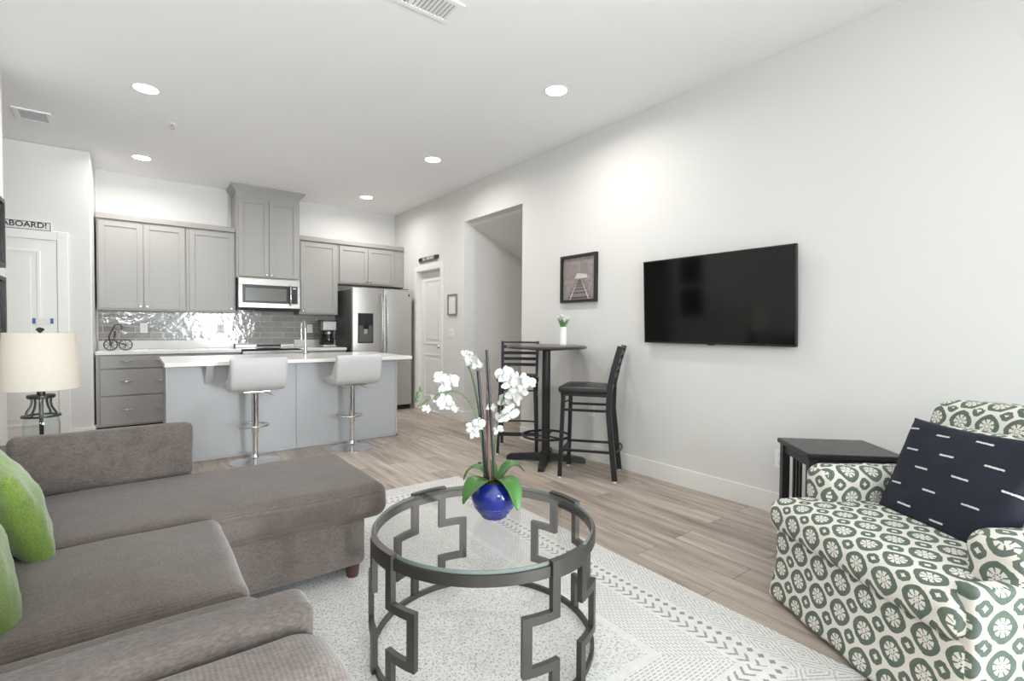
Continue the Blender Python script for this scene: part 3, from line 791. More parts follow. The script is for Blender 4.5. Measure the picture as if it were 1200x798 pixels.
tube(b, [(-.04, 0, .15), (-.035, 0, .22), (.01, 0, .21)], .012, 6); tube(b, [(-.075, 0, .064), (-.05, .04, .004)], .003, 6); tube(b, [(.06, 0, .064), (.035, .04, .004)], .003, 6)
obj('frame', b, 'pewter', t)
def outlet(x, y, z, face, label, cat='outlet', wide=.075, kind='outlet'):
    t = thing('wall_outlet' if kind == 'outlet' else 'light_switch', label, cat, (x, y, z), face)
    pl = obj('cover_plate', rbox(bm_(), (-wide/2, -.006, -.06), (wide/2, 0, .06), .003), 'white_plastic', t)
    if kind == 'outlet':
        for dz in (-.026, .026): obj('receptacle', rbox(bm_(), (-.017, -.008, dz-.016), (.017, -.005, dz+.016), .005), 'off_white', t)
    else:
        n = max(1, round(wide/.06))
        for i in range(n):
            xx = (i-(n-1)/2)*.046; obj('rocker', rbox(bm_(), (xx-.016, -.009, -.033), (xx+.016, -.005, .033), .003), 'off_white', t)
    return t
outlet(.083, BW-.0105, 1.195, 0, 'white outlet on the tiles beside the wire ornament')
outlet(2.04, BW-.0105, 1.20, 0, 'white outlet on the tiles between faucet and coffee maker')
outlet(.90, BW-.0105, 1.19, 0, 'white outlet on the shiny tiles left of the range')
RX = -R(90)
outlet(RW-.0005, 3.165, .47, RX, 'white outlet low on the wall behind the right bar stool')
outlet(RW-.0005, 1.47, .37, RX, 'white outlet low on the wall beside the black side table')
outlet(RW-.0005, 5.745, 1.15, RX, 'white double light switch under the small grey frame', 'switch', .12, 'switch')
# grey swivel stools at the island
t = thing('island_stool', 'grey padded swivel stool with chrome base, left one at the island', 'stool', (.85, 4.9, 0), 0, 'grey stools at the island')
obj('base', lathe(bm_(), [(0, 0), (.205, 0), (.205, .006), (.16, .018), (.09, .03), (.045, .048), (.035, .075), (0, .075)], 48), 'chrome', t)
obj('column', lathe(bm_(), [(0, .05), (.0225, .05), (.0225, .36), (0, .36)], 24), 'chrome', t)
obj('column_sleeve', lathe(bm_(), [(0, .27), (.03, .27), (.03, .62), (.034, .625), (.034, .64), (0, .64)], 24), 'chrome', t)
pts = [(0.0, .02, .32), (-.07, .03, .32)]
fr_ = [(.13*math.cos(a), .085+.12*math.sin(a), .32) for a in [math.pi*2*k/28 for k in range(28)]]
b = tube(bm_(), fr_, .009, 10, True); obj('footrest', b, 'chrome', t)
obj('seat_plate', rbox(bm_(), (-.11, -.11, .638), (.11, .11, .652), .004), 'chrome', t)
obj('height_lever', tube(bm_(), [(.02, -.02, .635), (.08, -.05, .628), (.15, -.08, .600)], .005, 8), 'chrome', t)
# seat shell: section in y-z swept across x with padded rounding
sec = [(.20, .715), (.16, .722), (.05, .705), (-.08, .705), (-.145, .725), (-.178, .775), (-.19, .85), (-.197, .93), (-.202, .952), (-.226, .955), (-.243, .93), (-.238, .84), (-.225, .745), (-.195, .685), (-.14, .656), (-.05, .65), (.10, .655), (.19, .668), (.212, .69)]
b = bm_(); rings = []
xs = [-.225, -.222, -.212, -.195, -.12, 0, .12, .195, .212, .222, .225]
cy_ = [(sec[i][0], sec[i][1]) for i in range(len(sec))]
mid = [(.2, .69), (.16, .69), (.05, .68), (-.08, .68), (-.15, .692), (-.195, .735), (-.212, .85), (-.22, .93), (-.222, .94), (-.222, .94), (-.22, .93), (-.212, .85), (-.195, .735), (-.15, .692), (-.12, .685), (-.05, .68), (.1, .68), (.19, .69), (.2, .69)]
for x in xs:
    e = max(0, (abs(x)-.195)/.03); k = math.sqrt(max(0, 1-e*e)) if e < 1 else 0; k = .25+.75*k
    rings.append([b.verts.new((x, m_[0]+(s[0]-m_[0])*k, m_[1]+(s[1]-m_[1])*k)) for s, m_ in zip(sec, mid)])
for r0, r1 in zip(rings, rings[1:]):
    for i in range(len(sec)): b.faces.new((r0[i], r0[(i+1) % len(sec)], r1[(i+1) % len(sec)], r1[i]))
b.faces.new(rings[0]); b.faces.new(rings[-1][::-1])
so = obj('seat', b, 'grey_vinyl', t, angle=60); md = so.modifiers.new('sub', 'SUBSURF'); md.levels = 1; md.render_levels = 2
copy_thing(t, (1.735, 4.915, 0), 0, 'grey padded swivel stool with chrome base, right one at the island')

# ================================================================== WALL HANGINGS
# sign over the entry door
t = thing('door_sign', 'white wooden sign reading ALL ABOARD! above the entry door', 'sign', (-1.0, 6.85, 2.215))
obj('board', rbox(bm_(), (-.33, -.014, -.046), (.33, 0, .046), .002), 'paper', t)
b = bm_()
for lo, hi in (((-.327, .036), (.327, .042)), ((-.327, -.042), (.327, -.036)), ((-.327, -.036), (-.321, .036)), ((.321, -.036), (.327, .036))): box(b, (lo[0], -.0155, lo[1]), (hi[0], -.0138, hi[1]))
obj('border', b, 'ink', t)
obj('lettering', text_bm('ALL ABOARD!', .075, (.300, -.0145, .006), (1, 0, 0), (0, 0, 1), align='RIGHT'), 'ink', t)
# sign over pantry door
t = thing('door_sign', 'small dark station sign with pale lettering above the pantry door', 'sign', (RW, 6.39, 2.225), RX)
b = bm_(); rbox(b, (-.27, -.014, -.026), (.27, 0, .032), .004); rbox(b, (-.30, -.018, -.020), (-.24, -.002, .026), .006); rbox(b, (.24, -.018, -.020), (.30, -.002, .026), .006)
obj('board', b, 'black_frame', t); obj('ledge', rbox(bm_(), (-.27, -.02, -.042), (.27, 0, -.028), .003), 'grey_frame', t)
obj('lettering', text_bm('ALL ABOARD', .058, (0, -.0145, .003), (1, 0, 0), (0, 0, 1)), 'off_white', t)
def frame(name, label, x, y, z, rz, w_, h_, fw, dp, fm, cat='picture'):
    t = thing(name, label, cat, (x, y, z), rz); b = bm_()
    for lo, hi in (((-w_/2, h_/2-fw), (w_/2, h_/2)), ((-w_/2, -h_/2), (w_/2, -h_/2+fw)), ((-w_/2, -h_/2+fw), (-w_/2+fw, h_/2-fw)), ((w_/2-fw, -h_/2+fw), (w_/2, h_/2-fw))):
        rbox(b, (lo[0], -dp, lo[1]), (hi[0], 0, hi[1]), .002)
    obj('frame', b, fm, t); return t
t = frame('small_picture', 'small grey framed print on the pier beside the pantry door', RW, 5.71, 1.535, RX, .235, .285, .022, .02, 'grey_frame')
obj('print', box(bm_(), (-.1, -.008, -.125), (.1, -.001, .125)), 'paper', t)
b = bm_(); rbox(b, (-.03, -.010, -.07), (.03, -.0075, .03), .02); rbox(b, (-.018, -.010, .03), (.018, -.0075, .07), .015); obj('figure', b, 'off_white', t)
t = frame('framed_photo', 'black framed photograph of railway tracks above the bar table', RW, 3.345, 1.705, RX, .475, .455, .026, .035, 'black_frame')
ph = obj('photo_print', box(bm_(), (-.215, -.012, -.205), (.215, -.002, .205)), 'photo', t)
def flat(poly, mt, d, name): b = prism(bm_(), [(p[0], -.0125-d, p[1]) for p in poly], (0, .0006, 0)); obj(name, b, mt, ph)
flat([(-.2, -.2), (.2, -.2), (.05, .01), (-.03, .01)], 'photo_mid', .0, 'track_bed')
b = bm_()
for k in range(9):
    z = -.19+.19*(1-(.75**k)); s = (.0-z)/.2; box(b, (-.02-.12*s, -.0145, z), (.04+.12*s, -.0138, z+.014*s+.002))
obj('sleepers', b, 'photo_dark', ph)
b = bm_()
for sx in (-1, 1): prism(b, [(.012+sx*.125-.008, -.016, -.2), (.012+sx*.125+.008, -.016, -.2), (.012+sx*.012+.002, -.016, .01), (.012+sx*.012-.002, -.016, .01)], (0, .0006, 0))
obj('rails', b, 'photo_light', ph)
b = bm_()
for cx_, w_, h_ in ((-.06, .05, .12), (.07, .05, .13), (-.15, .04, .16)):
    prism(b, [(cx_-w_, -.0145, .0)]+[(cx_-w_*math.cos(R(a)), -.0145, h_*.7+h_*.5*math.sin(R(a))) for a in range(0, 181, 20)]+[(cx_+w_, -.0145, .0)], (0, .0006, 0))
obj('arches', b, 'photo_mid', ph)
flat([(-.05, .0), (.12, .0), (.11, .035), (-.02, .05)], 'photo_light', .004, 'station_steam')
# framed pictures at left edge, on the left wall
for z, lab in ((1.85, 'dark framed picture on the left wall at the photo edge, upper of two'), (1.33, 'dark framed picture on the left wall at the photo edge, lower of two')):
    t = frame('wall_picture', lab, LW, 4.665, z, R(90), .40, .47 if z > 1.5 else .44, .03, .03, 'black_frame')
    obj('print', box(bm_(), (-.172, -.012, -.195), (.172, -.002, .195)), 'black_plastic', t)
# taped paper on the entry door
t = thing('paper_note', 'white paper note held by two blue tapes on the entry door', 'note', (-.74, 6.829, 1.245))
obj('paper', box(bm_(), (-.055, -.001, -.03), (.055, 0, .045)), 'paper', t)
for x in (-.066, .066): obj('tape', box(bm_(), (x-.012, -.0022, -.01), (x+.012, -.0008, .045)), 'blue_tape', t)
# television
t = thing('television', 'large black flat screen television mounted on the right wall', 'television', (RW-.019, 1.955, 1.445), RX); t.rotation_euler = (R(2.6), 0, RX); w2, h2 = .585, .328
obj('back_shell', rbox(bm_(), (-w2, -.045, -h2), (w2, -.02, h2), .004), 'bezel', t)
obj('wall_mount', rbox(bm_(), (-.25, -.021, -.15), (.25, 0, .15), .003), 'black_metal', t)
b = bm_()
for lo, hi in (((-w2, h2-.009), (w2, h2)), ((-w2, -h2), (w2, -h2+.014)), ((-w2, -h2), (-w2+.009, h2)), ((w2-.009, -h2), (w2, h2))): rbox(b, (lo[0], -.05, lo[1]), (hi[0], -.044, hi[1]), .001)
obj('bezel', b, 'bezel', t); obj('screen', rbox(bm_(), (-w2+.008, -.0475, -h2+.013), (w2-.008, -.044, h2-.008), .001), 'screen', t)
obj('logo_tab', rbox(bm_(), (-.025, -.05, -h2-.006), (.025, -.036, -h2+.001), .002), 'bezel', t)

# ================================================================== DINING NOOK
# pedestal bar table
TX, TY = 3.0, 3.385
t = thing('bar_table', 'tall round black pedestal bar table against the right wall', 'table', (TX, TY, 0))
obj('tabletop', lathe(bm_(), [(0, 1.04), (.345, 1.04), (.364, 1.045), (.37, 1.055), (.364, 1.066), (.345, 1.07), (0, 1.07)], 64), 'bar_top', t)
obj('column', lathe(bm_(), [(0, .05), (.038, .05), (.038, 1.025), (.0, 1.025)], 28), 'black_metal', t)
obj('mounting_plate', rbox(bm_(), (-.12, -.12, 1.024), (.12, .12, 1.041), .004), 'black_metal', t)
d1_ = Vector((.253, -.282, 0)).normalized(); d2_ = Vector((d1_.y, -d1_.x, 0))
for d in (d1_, -d1_, d2_, -d2_):
    b = bm_(); s = Vector((-d.y, d.x, 0)); L = .365
    secs = [(0.03, .038, .02, .075), (.2, .034, .014, .062), (L-.03, .03, .0, .05), (L, .026, .0, .03)]
    rings = []
    for l, hw, z0, z1 in secs:
        c = d*l; rings.append([b.verts.new(c+s*a+Vector((0, 0, z))) for a, z in ((-hw, z0), (hw, z0), (hw*.8, z1), (-hw*.8, z1))])
    for r0, r1 in zip(rings, rings[1:]):
        for k in range(4): b.faces.new((r0[k], r0[(k+1) % 4], r1[(k+1) % 4], r1[k]))
    b.faces.new(rings[0][::-1]); b.faces.new(rings[-1]); obj('foot', b, 'black_metal', t)
obj('hub', lathe(bm_(), [(0, .012), (.055, .012), (.055, .07), (.045, .10), (0, .10)], 28), 'black_metal', t)
b = tube(bm_(), [(.215*math.cos(2*math.pi*k/40), .215*math.sin(2*math.pi*k/40), .24) for k in range(40)], .011, 10, True)
fr_ = obj('foot_ring', b, 'black_metal', t)
b = bm_()
for a in (30, 150, 270): tube(b, [(.03*math.cos(R(a)), .03*math.sin(R(a)), .235), (.21*math.cos(R(a)), .21*math.sin(R(a)), .24)], .008, 8)
obj('ring_spokes', b, 'black_metal', fr_)
# ladder back bar stools: local frame faces -y (front), x is width
def bar_stool(label, loc, rz):
    t = thing('bar_stool', label, 'stool', loc, rz, 'ladder back bar stools at the round table')
    W, D = .185, .205
    def crown(p, h):
        if p.z > 0: p.z += .018*(1-(p.x/h.x)**2)*(1-(p.y/h.y)**2)
        k = 1-.08*(p.y/h.y > 0)*(p.y/h.y); p.x *= k; return p
    obj('seat', rbox(bm_(), (-.205, -.225, .70), (.205, .195, .752), .022, 3, 8, crown), 'black_vinyl', t)
    obj('seat_frame', rbox(bm_(), (-.185, -.205, .675), (.185, .185, .702), .004), 'black_metal', t)
    for sx in (-1, 1):
        b = bm_(); bar(b, (sx*W*.9, -D+.02, .68), (sx*(W+.005), -D-.0, .012), .031, .031, (1, 0, 0)); l = obj('front_leg', b, 'black_metal', t)
        obj('glide', lathe(bm_(), [(0, 0), (.014, 0), (.014, .012), (0, .012)], 14, (sx*(W+.005), -D, 0)), 'white_plastic', l)
        b = bm_(); barpath(b, [(sx*W, D+.035, .012), (sx*W, D+.01, .25), (sx*W*.97, D-.02, .55), (sx*W*.97, D-.015, .75), (sx*W*.98, D+.02, .92), (sx*W, D+.06, 1.06), (sx*W, D+.066, 1.085)], .028, .042, (1, 0, 0))
        l = obj('back_post', b, 'black_metal', t)
        obj('glide', lathe(bm_(), [(0, 0), (.014, 0), (.014, .012), (0, .012)], 14, (sx*W, D+.035, 0)), 'white_plastic', l)
    for z, y in ((.845, .205), (.905, .222), (.965, .238), (1.03, .258)):
        b = bm_(); n = 8
        barpath(b, [(W*(-1+2*k/n), y+.02*(1-(-1+2*k/n)**2), z) for k in range(n+1)], .032, .006, (0, 0, 1)); obj('slat', b, 'black_metal', t)
    b = bm_(); barpath(b, [(W*(-1+2*k/8)*1.04, .258+.02*(1-(-1+2*k/8)**2), 1.076) for k in range(9)], .018, .014, (0, 0, 1)); obj('top_rail', b, 'black_metal', t)
    for z, zz in ((.23, .23), (.56, .56)):
        for sx in (-1, 1):
            b = bm_(); bar(b, (sx*W*.97, -D+.005, z), (sx*W, D+.0, z+.005), .02, .016, (0, 0, 1)); obj('side_stretcher', b, 'black_metal', t)
    b = bm_(); bar(b, (-W, -D, .20), (W, -D, .20), .035, .02, (0, 0, 1)); obj('front_footrest', b, 'black_metal', t)
    b = tube(bm_(), [(W*math.cos(R(a))*1.0, D+.01+.06*math.sin(R(a)), .24) for a in range(0, 181, 15)], .009, 8); obj('rear_brace', b, 'black_metal', t)
    b = tube(bm_(), [(-W*.9, -D+.02, .62), (0, -D+.06, .62), (W*.9, -D+.02, .62)], .008, 8); obj('front_brace', b, 'black_metal', t)
    return t
s1 = bar_stool('black ladder back bar stool on the near side of the round bar table', (3.03, 2.875, 0), math.atan2(-.57, -.82)+R(0))
f1 = Vector((-.57, .82, 0)); s1.rotation_euler = (0, 0, math.atan2(f1.x, -f1.y))
f2 = Vector((-.66, -.75, 0))
copy_thing(s1, (3.055, 3.865, 0), math.atan2(f2.x, -f2.y), 'black ladder back bar stool on the far side of the bar table, behind the orchid')
# vase with tulips on the bar table
VX, VY = 3.17, 3.345
t = thing('tulip_vase', 'slim white vase on the round bar table', 'vase', (VX, VY, 1.07))
obj('vase_body', lathe(bm_(), [(0, 0), (.034, 0), (.038, .01), (.037, .08), (.032, .15), (.030, .17), (.026, .17), (.026, .02), (0, .02)], 32), 'ceramic_white', t)
t = thing('tulip_bunch', 'bunch of white tulips with green leaves in the slim vase', 'flowers', (VX, VY, 1.07))
for k in range(9):
    a = k*2.4; r = .018+.036*((k*7) % 9)/9; h_ = .215+.04*((k*5) % 7)/7
    x, y = r*math.cos(a), r*math.sin(a)
    st = obj('stem', tube(bm_(), [(x*.25, y*.25, .025), (x*.4, y*.4, .15), (x, y, h_)], .0028, 6), 'tulip_leaf', t)
    fb = bm_()
    lathe(fb, [(0, -.004), (.010, 0), (.016, .012), (.015, .026), (.009, .036), (.004, .034), (0, .03)], 12)
    obj('tulip_flower', fb, 'petal', st, (x, y, h_))
def blade(b, pts, wid):
    rows = []
    for i, p in enumerate(pts):
        p = Vector(p); t_ = (Vector(pts[min(i+1, len(pts)-1)])-Vector(pts[max(i-1, 0)])).normalized()
        s = t_.cross(Vector((0, 0, 1))); s = s.normalized() if s.length > 1e-4 else Vector((1, 0, 0)); nrm = s.cross(t_)
        q = i/(len(pts)-1); w_ = wid*(math.sin(math.pi*min(1, q*.88+.1))**.7)
        rows.append([b.verts.new(p-s*w_+nrm*w_*.25), b.verts.new(p-s*w_*.5+nrm*w_*.04), b.verts.new(p-nrm*w_*.08), b.verts.new(p+s*w_*.5+nrm*w_*.04), b.verts.new(p+s*w_+nrm*w_*.25)])
    for r0, r1 in zip(rows, rows[1:]):
        for k in range(4): b.faces.new((r0[k], r0[k+1], r1[k+1], r1[k]))
for k in range(7):
    a = k*.9+.3; b = bm_(); blade(b, [(.01*math.cos(a), .01*math.sin(a), .12), (.018*math.cos(a), .018*math.sin(a), .18), (.04*math.cos(a), .04*math.sin(a), .225), (.06*math.cos(a), .06*math.sin(a), .235)], .011); obj('leaf', b, 'tulip_leaf', t, flip=False)

# ================================================================== LIVING AREA
# rug
rd = R(1.15)
b = rbox(bm_(), (-RUG_W, -RUG_L, 0), (0, 0, .009), .004, 2, 1); o = obj('area_rug', b, 'rug'); o.location = (2.085, 3.435, .0005); o.rotation_euler = (0, 0, -rd)
tag(o, 'ivory area rug with charcoal diamond and arrow borders under the glass table', 'rug')
RZ = .0097
# coffee table
CX, CY, CR = 1.075, 1.566, .426; CH_ = .478-RZ
t = thing('coffee_table', 'round glass-topped coffee table with pewter fretwork frame on the rug', 'coffee table', (CX, CY, RZ))
obj('glass_top', lathe(bm_(), [(0, CH_-.010), (.412, CH_-.010), (.414, CH_-.005), (.412, CH_), (0, CH_)], 96), 'table_glass', t)
obj('top_ring', arcband(bm_(), CR-.016, CR, CH_-.047, CH_-.011, 0, 360, 96), 'pewter', t)
obj('glass_rim', arcband(bm_(), .4125, .4155, CH_-.011, CH_+.0005, 0, 360, 96), 'glass_edge', t)
obj('bottom_ring', arcband(bm_(), CR-.014, CR, .0, .022, 0, 360, 96), 'pewter', t)
bw = 2.1; ri, ro = CR-.010, CR+.010
for ac in (180, 93, -1, -83):
    b = bm_(); n_, wd = 9.5, 23.5; z1, z2 = .315, .125; th = .028
    arcband(b, ri-.004, ro, CH_-.052, CH_+.005, ac-n_-bw, ac+n_+bw, 10)
    for s in (-1, 1):
        A = lambda u0, u1: sorted((ac+s*u0, ac+s*u1))
        arcband(b, ri, ro, z1, CH_-.052, *A(n_-bw, n_+bw), 4)
        arcband(b, ri, ro, z1-th, z1, *A(n_-bw, wd+bw), 6)
        arcband(b, ri, ro, z2+th, z1-th, *A(wd-bw, wd+bw), 4)
        arcband(b, ri, ro, z2, z2+th, *A(n_-bw, wd+bw), 6)
        arcband(b, ri, ro, .0, z2, *A(n_-bw, n_+bw), 4)
    obj('fretwork_leg', b, 'pewter', t)
# potted orchid
PX, PY, PZ = 1.117, 1.563, .4785
t = thing('potted_orchid', 'white orchid in a glossy cobalt blue pot on the glass table', 'plant', (PX, PY, PZ))
obj('pot', lathe(bm_(), [(0, 0), (.046, 0), (.051, .005), (.052, .010), (.066, .024), (.077, .040), (.080, .046), (.078, .050), (.084, .056), (.0905, .076), (.092, .092), (.088, .112), (.078, .130), (.066, .142), (.062, .144), (.058, .140), (.06, .13), (0, .128)], 56), 'pot', t)
obj('moss', lathe(bm_(), [(.06, .128), (.05, .140), (.025, .147), (0, .148)], 24), 'moss', t)
axr, axf = Vector((.7933, -.6088, 0)), Vector((.6088, .793, 0))      # across and away directions of the arrangement
def arr(x, d, z): return axr*x+axf*d+Vector((0, 0, z))
leaves = [((-.01, -.01, .142), (-.05, -.07, .18), (-.085, -.10, .15), (-.112, -.11, .085), .050), ((.01, 0, .142), (.045, -.06, .185), (.085, -.085, .15), (.092, -.10, .06), .042),
          ((-.01, .01, .142), (-.06, .02, .20), (-.10, .03, .21), (-.125, .035, .13), .030), ((.02, .02, .142), (.05, .04, .20), (.085, .05, .215), (.12, .055, .16), .040), ((0, .03, .14), (-.02, .09, .20), (-.05, .12, .20), (-.08, .13, .15), .030)]
def bez(p, n=12):
    out = []
    for i in range(n+1):
        t_ = i/n; a = (1-t_)**3; b_ = 3*t_*(1-t_)**2; c = 3*t_*t_*(1-t_); d = t_**3
        out.append(Vector(p[0])*a+Vector(p[1])*b_+Vector(p[2])*c+Vector(p[3])*d)
    return out
for lf in leaves:
    b = bm_(); blade(b, bez([arr(*q) for q in lf[:4]]), lf[4]); o = obj('leaf', b, 'leaf', t, flip=False, angle=80)
    md = o.modifiers.new('solid', 'SOLIDIFY'); md.thickness = .0015; md = o.modifiers.new('sub', 'SUBSURF'); md.levels = 1; md.render_levels = 1
obj('stake', tube(bm_(), [arr(-.027, 0, .13), arr(-.066, .0, .575)], .0065, 10), 'stake', t)
obj('stake', tube(bm_(), [arr(.003, -.01, .13), arr(-.032, -.01, .657)], .0055, 10), 'stake', t)
for tw in ([(-.02, .01, .14), (-.035, .015, .3), (-.02, .01, .45), (-.04, .0, .62)], [(-.01, .01, .14), (-.025, .02, .28), (-.05, .02, .42), (-.02, .03, .58)], [(-.015, -.015, .14), (-.02, -.015, .26), (-.035, -.01, .36), (-.01, .0, .5)], [(-.03, .0, .14), (-.015, 0, .24), (-.03, 0, .33), (-.055, .01, .47)]):
    obj('twig', tube(bm_(), bez([arr(*q) for q in tw]), [.0035-.0002*k for k in range(13)], 6), 'twig', t)
spikes = [[(-.03, .005, .14), (-.06, .0, .50), (-.13, -.02, .56), (-.29, -.05, .44)], [(.0, .0, .14), (.0, .0, .46), (.05, .0, .58), (.125, -.03, .53)], [(-.04, .01, .14), (-.05, .01, .4), (-.09, .02, .6), (-.12, .03, .60)]]
for q in spikes: obj('flower_spike', tube(bm_(), bez([arr(*z) for z in q], 18), .0035, 8), 'stem', t)
def px(u, v): return ((u-581.0)*1.93/574.9, None, (612-v)*1.93/574.9+.01)
fl = [(554, 430, 0, .03), (547, 424, .0, .02), (560, 436, .01, .022), (517, 452, -.02, .026), (531, 455, -.02, .028), (523, 464, -.02, .022), (522, 478, -.03, .03), (532, 484, -.03, .024), (509, 476, -.04, .022), (503, 486, -.04, .016),
      (592, 444, .0, .034), (600, 452, -.02, .036), (604, 468, -.03, .034), (594, 474, .0, .03), (598, 486, -.03, .034), (609, 448, .01, .026), (620, 452, -.03, .026), (613, 460, -.03, .022), (590, 494, .0, .028), (562, 505, -.01, .024), (556, 508, -.02, .024), (558, 517, -.02, .018), (585, 508, .0, .02), (577, 482, -.01, .018)]
rf = random.Random(3)
def flower(size):
    b = bm_(); j = lambda s_: rf.uniform(-s_, s_)
    for k, (ang, wl, ww) in enumerate(((90, 1, .55), (210, 1, .55), (330, 1, .55), (20, 1.05, .95), (160, 1.05, .95))):
        a = R(ang+j(14)); d = Vector((math.cos(a), 0, math.sin(a))); s = Vector((-math.sin(a), 0, math.cos(a))); rows = []
        cup = .15+j(.25)
        for i in range(6):
            q = i/5; w_ = ww*size*.62*math.sin(math.pi*min(1, .08+q*.9))**.6
            c = d*size*wl*q+Vector((0, (-.02 if k < 3 else -.12)*size-cup*size*math.sin(q*2.6), 0))
            rows.append([b.verts.new(c+s*w_*f+Vector((0, -.18*size*f*f*(1 if k % 2 else -1)+j(.05)*size, 0))) for f in (-1, -.5, 0, .5, 1)])
        for r0, r1 in zip(rows, rows[1:]):
            for i in range(4): b.faces.new((r0[i], r0[i+1], r1[i+1], r1[i]))
    return b
vd = math.atan2(-.6088, .7933)
for u, v, d, s in fl:
    x, _, z = px(u, v+(5 if u > 570 else 1)); b = flower(s*(1.15 if u > 570 else 1.15))
    o = obj('orchid_flower', b, 'petal', t, arr(x, d, z), flip=False, angle=80); o.rotation_euler = (rf.uniform(-.6, .5), rf.uniform(-.6, .6), vd+rf.uniform(-.8, .8))
    lb = bm_(); bmesh.ops.create_icosphere(lb, subdivisions=2, radius=s*.16); lb.transform(Matrix.Diagonal((1, 1.6, .8, 1))); obj('flower_lip', lb, 'lip', o, (0, -s*.22, 0))
for u, v, d in ((497, 464, -.05), (494, 470, -.05), (493, 476, -.05), (607, 463, 0), (608, 470, 0), (605, 474, 0)):
    x, _, z = px(u, v); lb = bm_(); bmesh.ops.create_icosphere(lb, subdivisions=2, radius=.009); lb.transform(Matrix.Diagonal((.8, .8, 1.25, 1))); obj('bud', lb, 'stem', t, arr(x, d, z))

# sofa -----------------------------------------------------------------
def soft(amp, seed, sc=5.0, crown=0, axis=2, both=False):
    def fn(p, h):
        k = (1-(p.x/h.x)**2)*(1-(p.y/h.y)**2) if axis == 2 else ((1-(p.x/h.x)**2)*(1-(p.z/h.z)**2) if axis == 1 else (1-(p.y/h.y)**2)*(1-(p.z/h.z)**2))
        if p[axis] > 0 or both: p[axis] += math.copysign(1, p[axis])*crown*max(0, k)
        nv = noise.noise_vector(Vector((p.x*sc+seed, p.y*sc, p.z*sc)))
        p += nv*amp; return p
    return fn
sx, sy = -.1, 2.0
t = thing('sectional_sofa', 'taupe chenille sectional sofa with a chaise at its far end', 'sofa', (sx, sy, 0))
def sp(name, lo, hi, r, mt, n=4, m=10, fn=None, parent=None):
    b = rbox(bm_(), (lo[0]-sx, lo[1]-sy, lo[2]), (hi[0]-sx, hi[1]-sy, hi[2]), r, n, m, fn); return obj(name, b, mt, parent or t, angle=75)
sp('base', (-.66, .95, .07), (.20, 2.34, .30), .02, 'sofa')
sp('chaise_base', (-.66, 2.30, .07), (.88, 3.04, .31), .03, 'sofa', fn=soft(.003, 4))
sp('chaise_cushion', (-.47, 2.275, .285), (.99, 3.045, .455), .06, 'sofa_seat', 5, 16, soft(.006, 2, 3.5, .018))
sp('seat_cushion', (-.47, 1.585, .29), (.265, 2.268, .462), .05, 'sofa_seat', 5, 14, soft(.005, 7, 4, .022))
sp('seat_cushion', (-.47, 1.03, .29), (.285, 1.578, .456), .05, 'sofa_seat', 5, 14, soft(.005, 12, 4, .02))
sp('backrest', (-.715, .82, .10), (-.50, 3.27, .74), .06, 'sofa', 4, 12, soft(.004, 3))
def lean(p, h): p.x -= .07*(p.z/h.z); return soft(.006, 9, 4, .03, 0)(p, h)
for y0, y1 in ((1.05, 1.64), (1.66, 2.3), (2.32, 3.02)): sp('back_cushion', (-.62, y0, .44), (-.455, y1, .82), .06, 'sofa', 4, 10, lean)
def rollarm(p, h):
    p += noise.noise_vector(Vector((p.x*5+1, p.y*5, p.z*5)))*.004; return p
sp('chaise_arm', (-.66, 3.09, .07), (.235, 3.30, .63), .08, 'sofa_arm', 6, 10, rollarm)
ar = sp('arm', (-.66, .80, .07), (.312, 1.035, .640), .085, 'sofa_arm', 7, 12, rollarm)
for x, y in ((.83, 2.345), (.83, 2.99), (-.6, .86), (.22, .86), (-.6, 3.2)):
    obj('foot', lathe(bm_(), [(0, 0), (.026, 0), (.03, .012), (.034, .06), (.034, .072), (0, .072)], 18, (x-sx, y-sy, .01)), 'wood_foot', t)
# bolster cushions leaning on the arms
def bolster(name, label, lo, hi, tilt, seed):
    c = ((lo[0]+hi[0])/2, (lo[1]+hi[1])/2, lo[2]); h_ = (hi[0]-lo[0], hi[1]-lo[1], hi[2]-lo[2])
    b = rbox(bm_(), (-h_[0]/2, -h_[1]/2, 0), (h_[0]/2, h_[1]/2, h_[2]), min(h_[1], h_[2])*.32, 5, 14, soft(.007, seed, 5, .02, 1, True))
    o = obj(name, b, 'bolster', None, c, angle=75); o.rotation_euler = (tilt, 0, 0); return tag(o, label, 'cushion')
bolster('bolster_cushion', 'dark taupe bolster cushion standing on the far edge of the chaise', (-.45, 2.985, .447), (.232, 3.085, .722), R(-6), 3)
bolster('bolster_cushion', 'dark taupe bolster cushion leaning on the near sofa arm', (-.47, 1.032, .458), (.285, 1.132, .668), R(7), 8)
# green pillows: local z is the pillow normal
def pillow(name, label, hw, hh, T_, mt, loc, nrm, roll, seed, wr=.006):
    b = pillow_bm(hw, hh, T_, 26, seed, wr); setuv(b, lambda co, n: (co.x+.5, co.y+.5))
    o = obj(name, b, mt, None, loc, angle=80); n_ = Vector(nrm).normalized(); up = Vector((0, 0, 1)); u = (up-n_*up.dot(n_)).normalized(); r_ = u.cross(n_)
    mm = Matrix((r_, u, n_)).transposed(); o.rotation_euler = (mm @ Matrix.Rotation(roll, 3, 'Z')).to_euler(); return tag(o, label, 'pillow')
pillow('green_pillow', 'lime green corduroy pillow on the sofa, the farther of the two', .20, .20, .075, 'green', (-.335, 2.26, .635), (.75, .25, .25), R(14), 1)
pillow('green_pillow', 'lime green corduroy pillow on the sofa, nearer one cut by photo edge', .20, .20, .075, 'green', (-.345, 1.80, .63), (.85, .1, .28), R(22), 5)
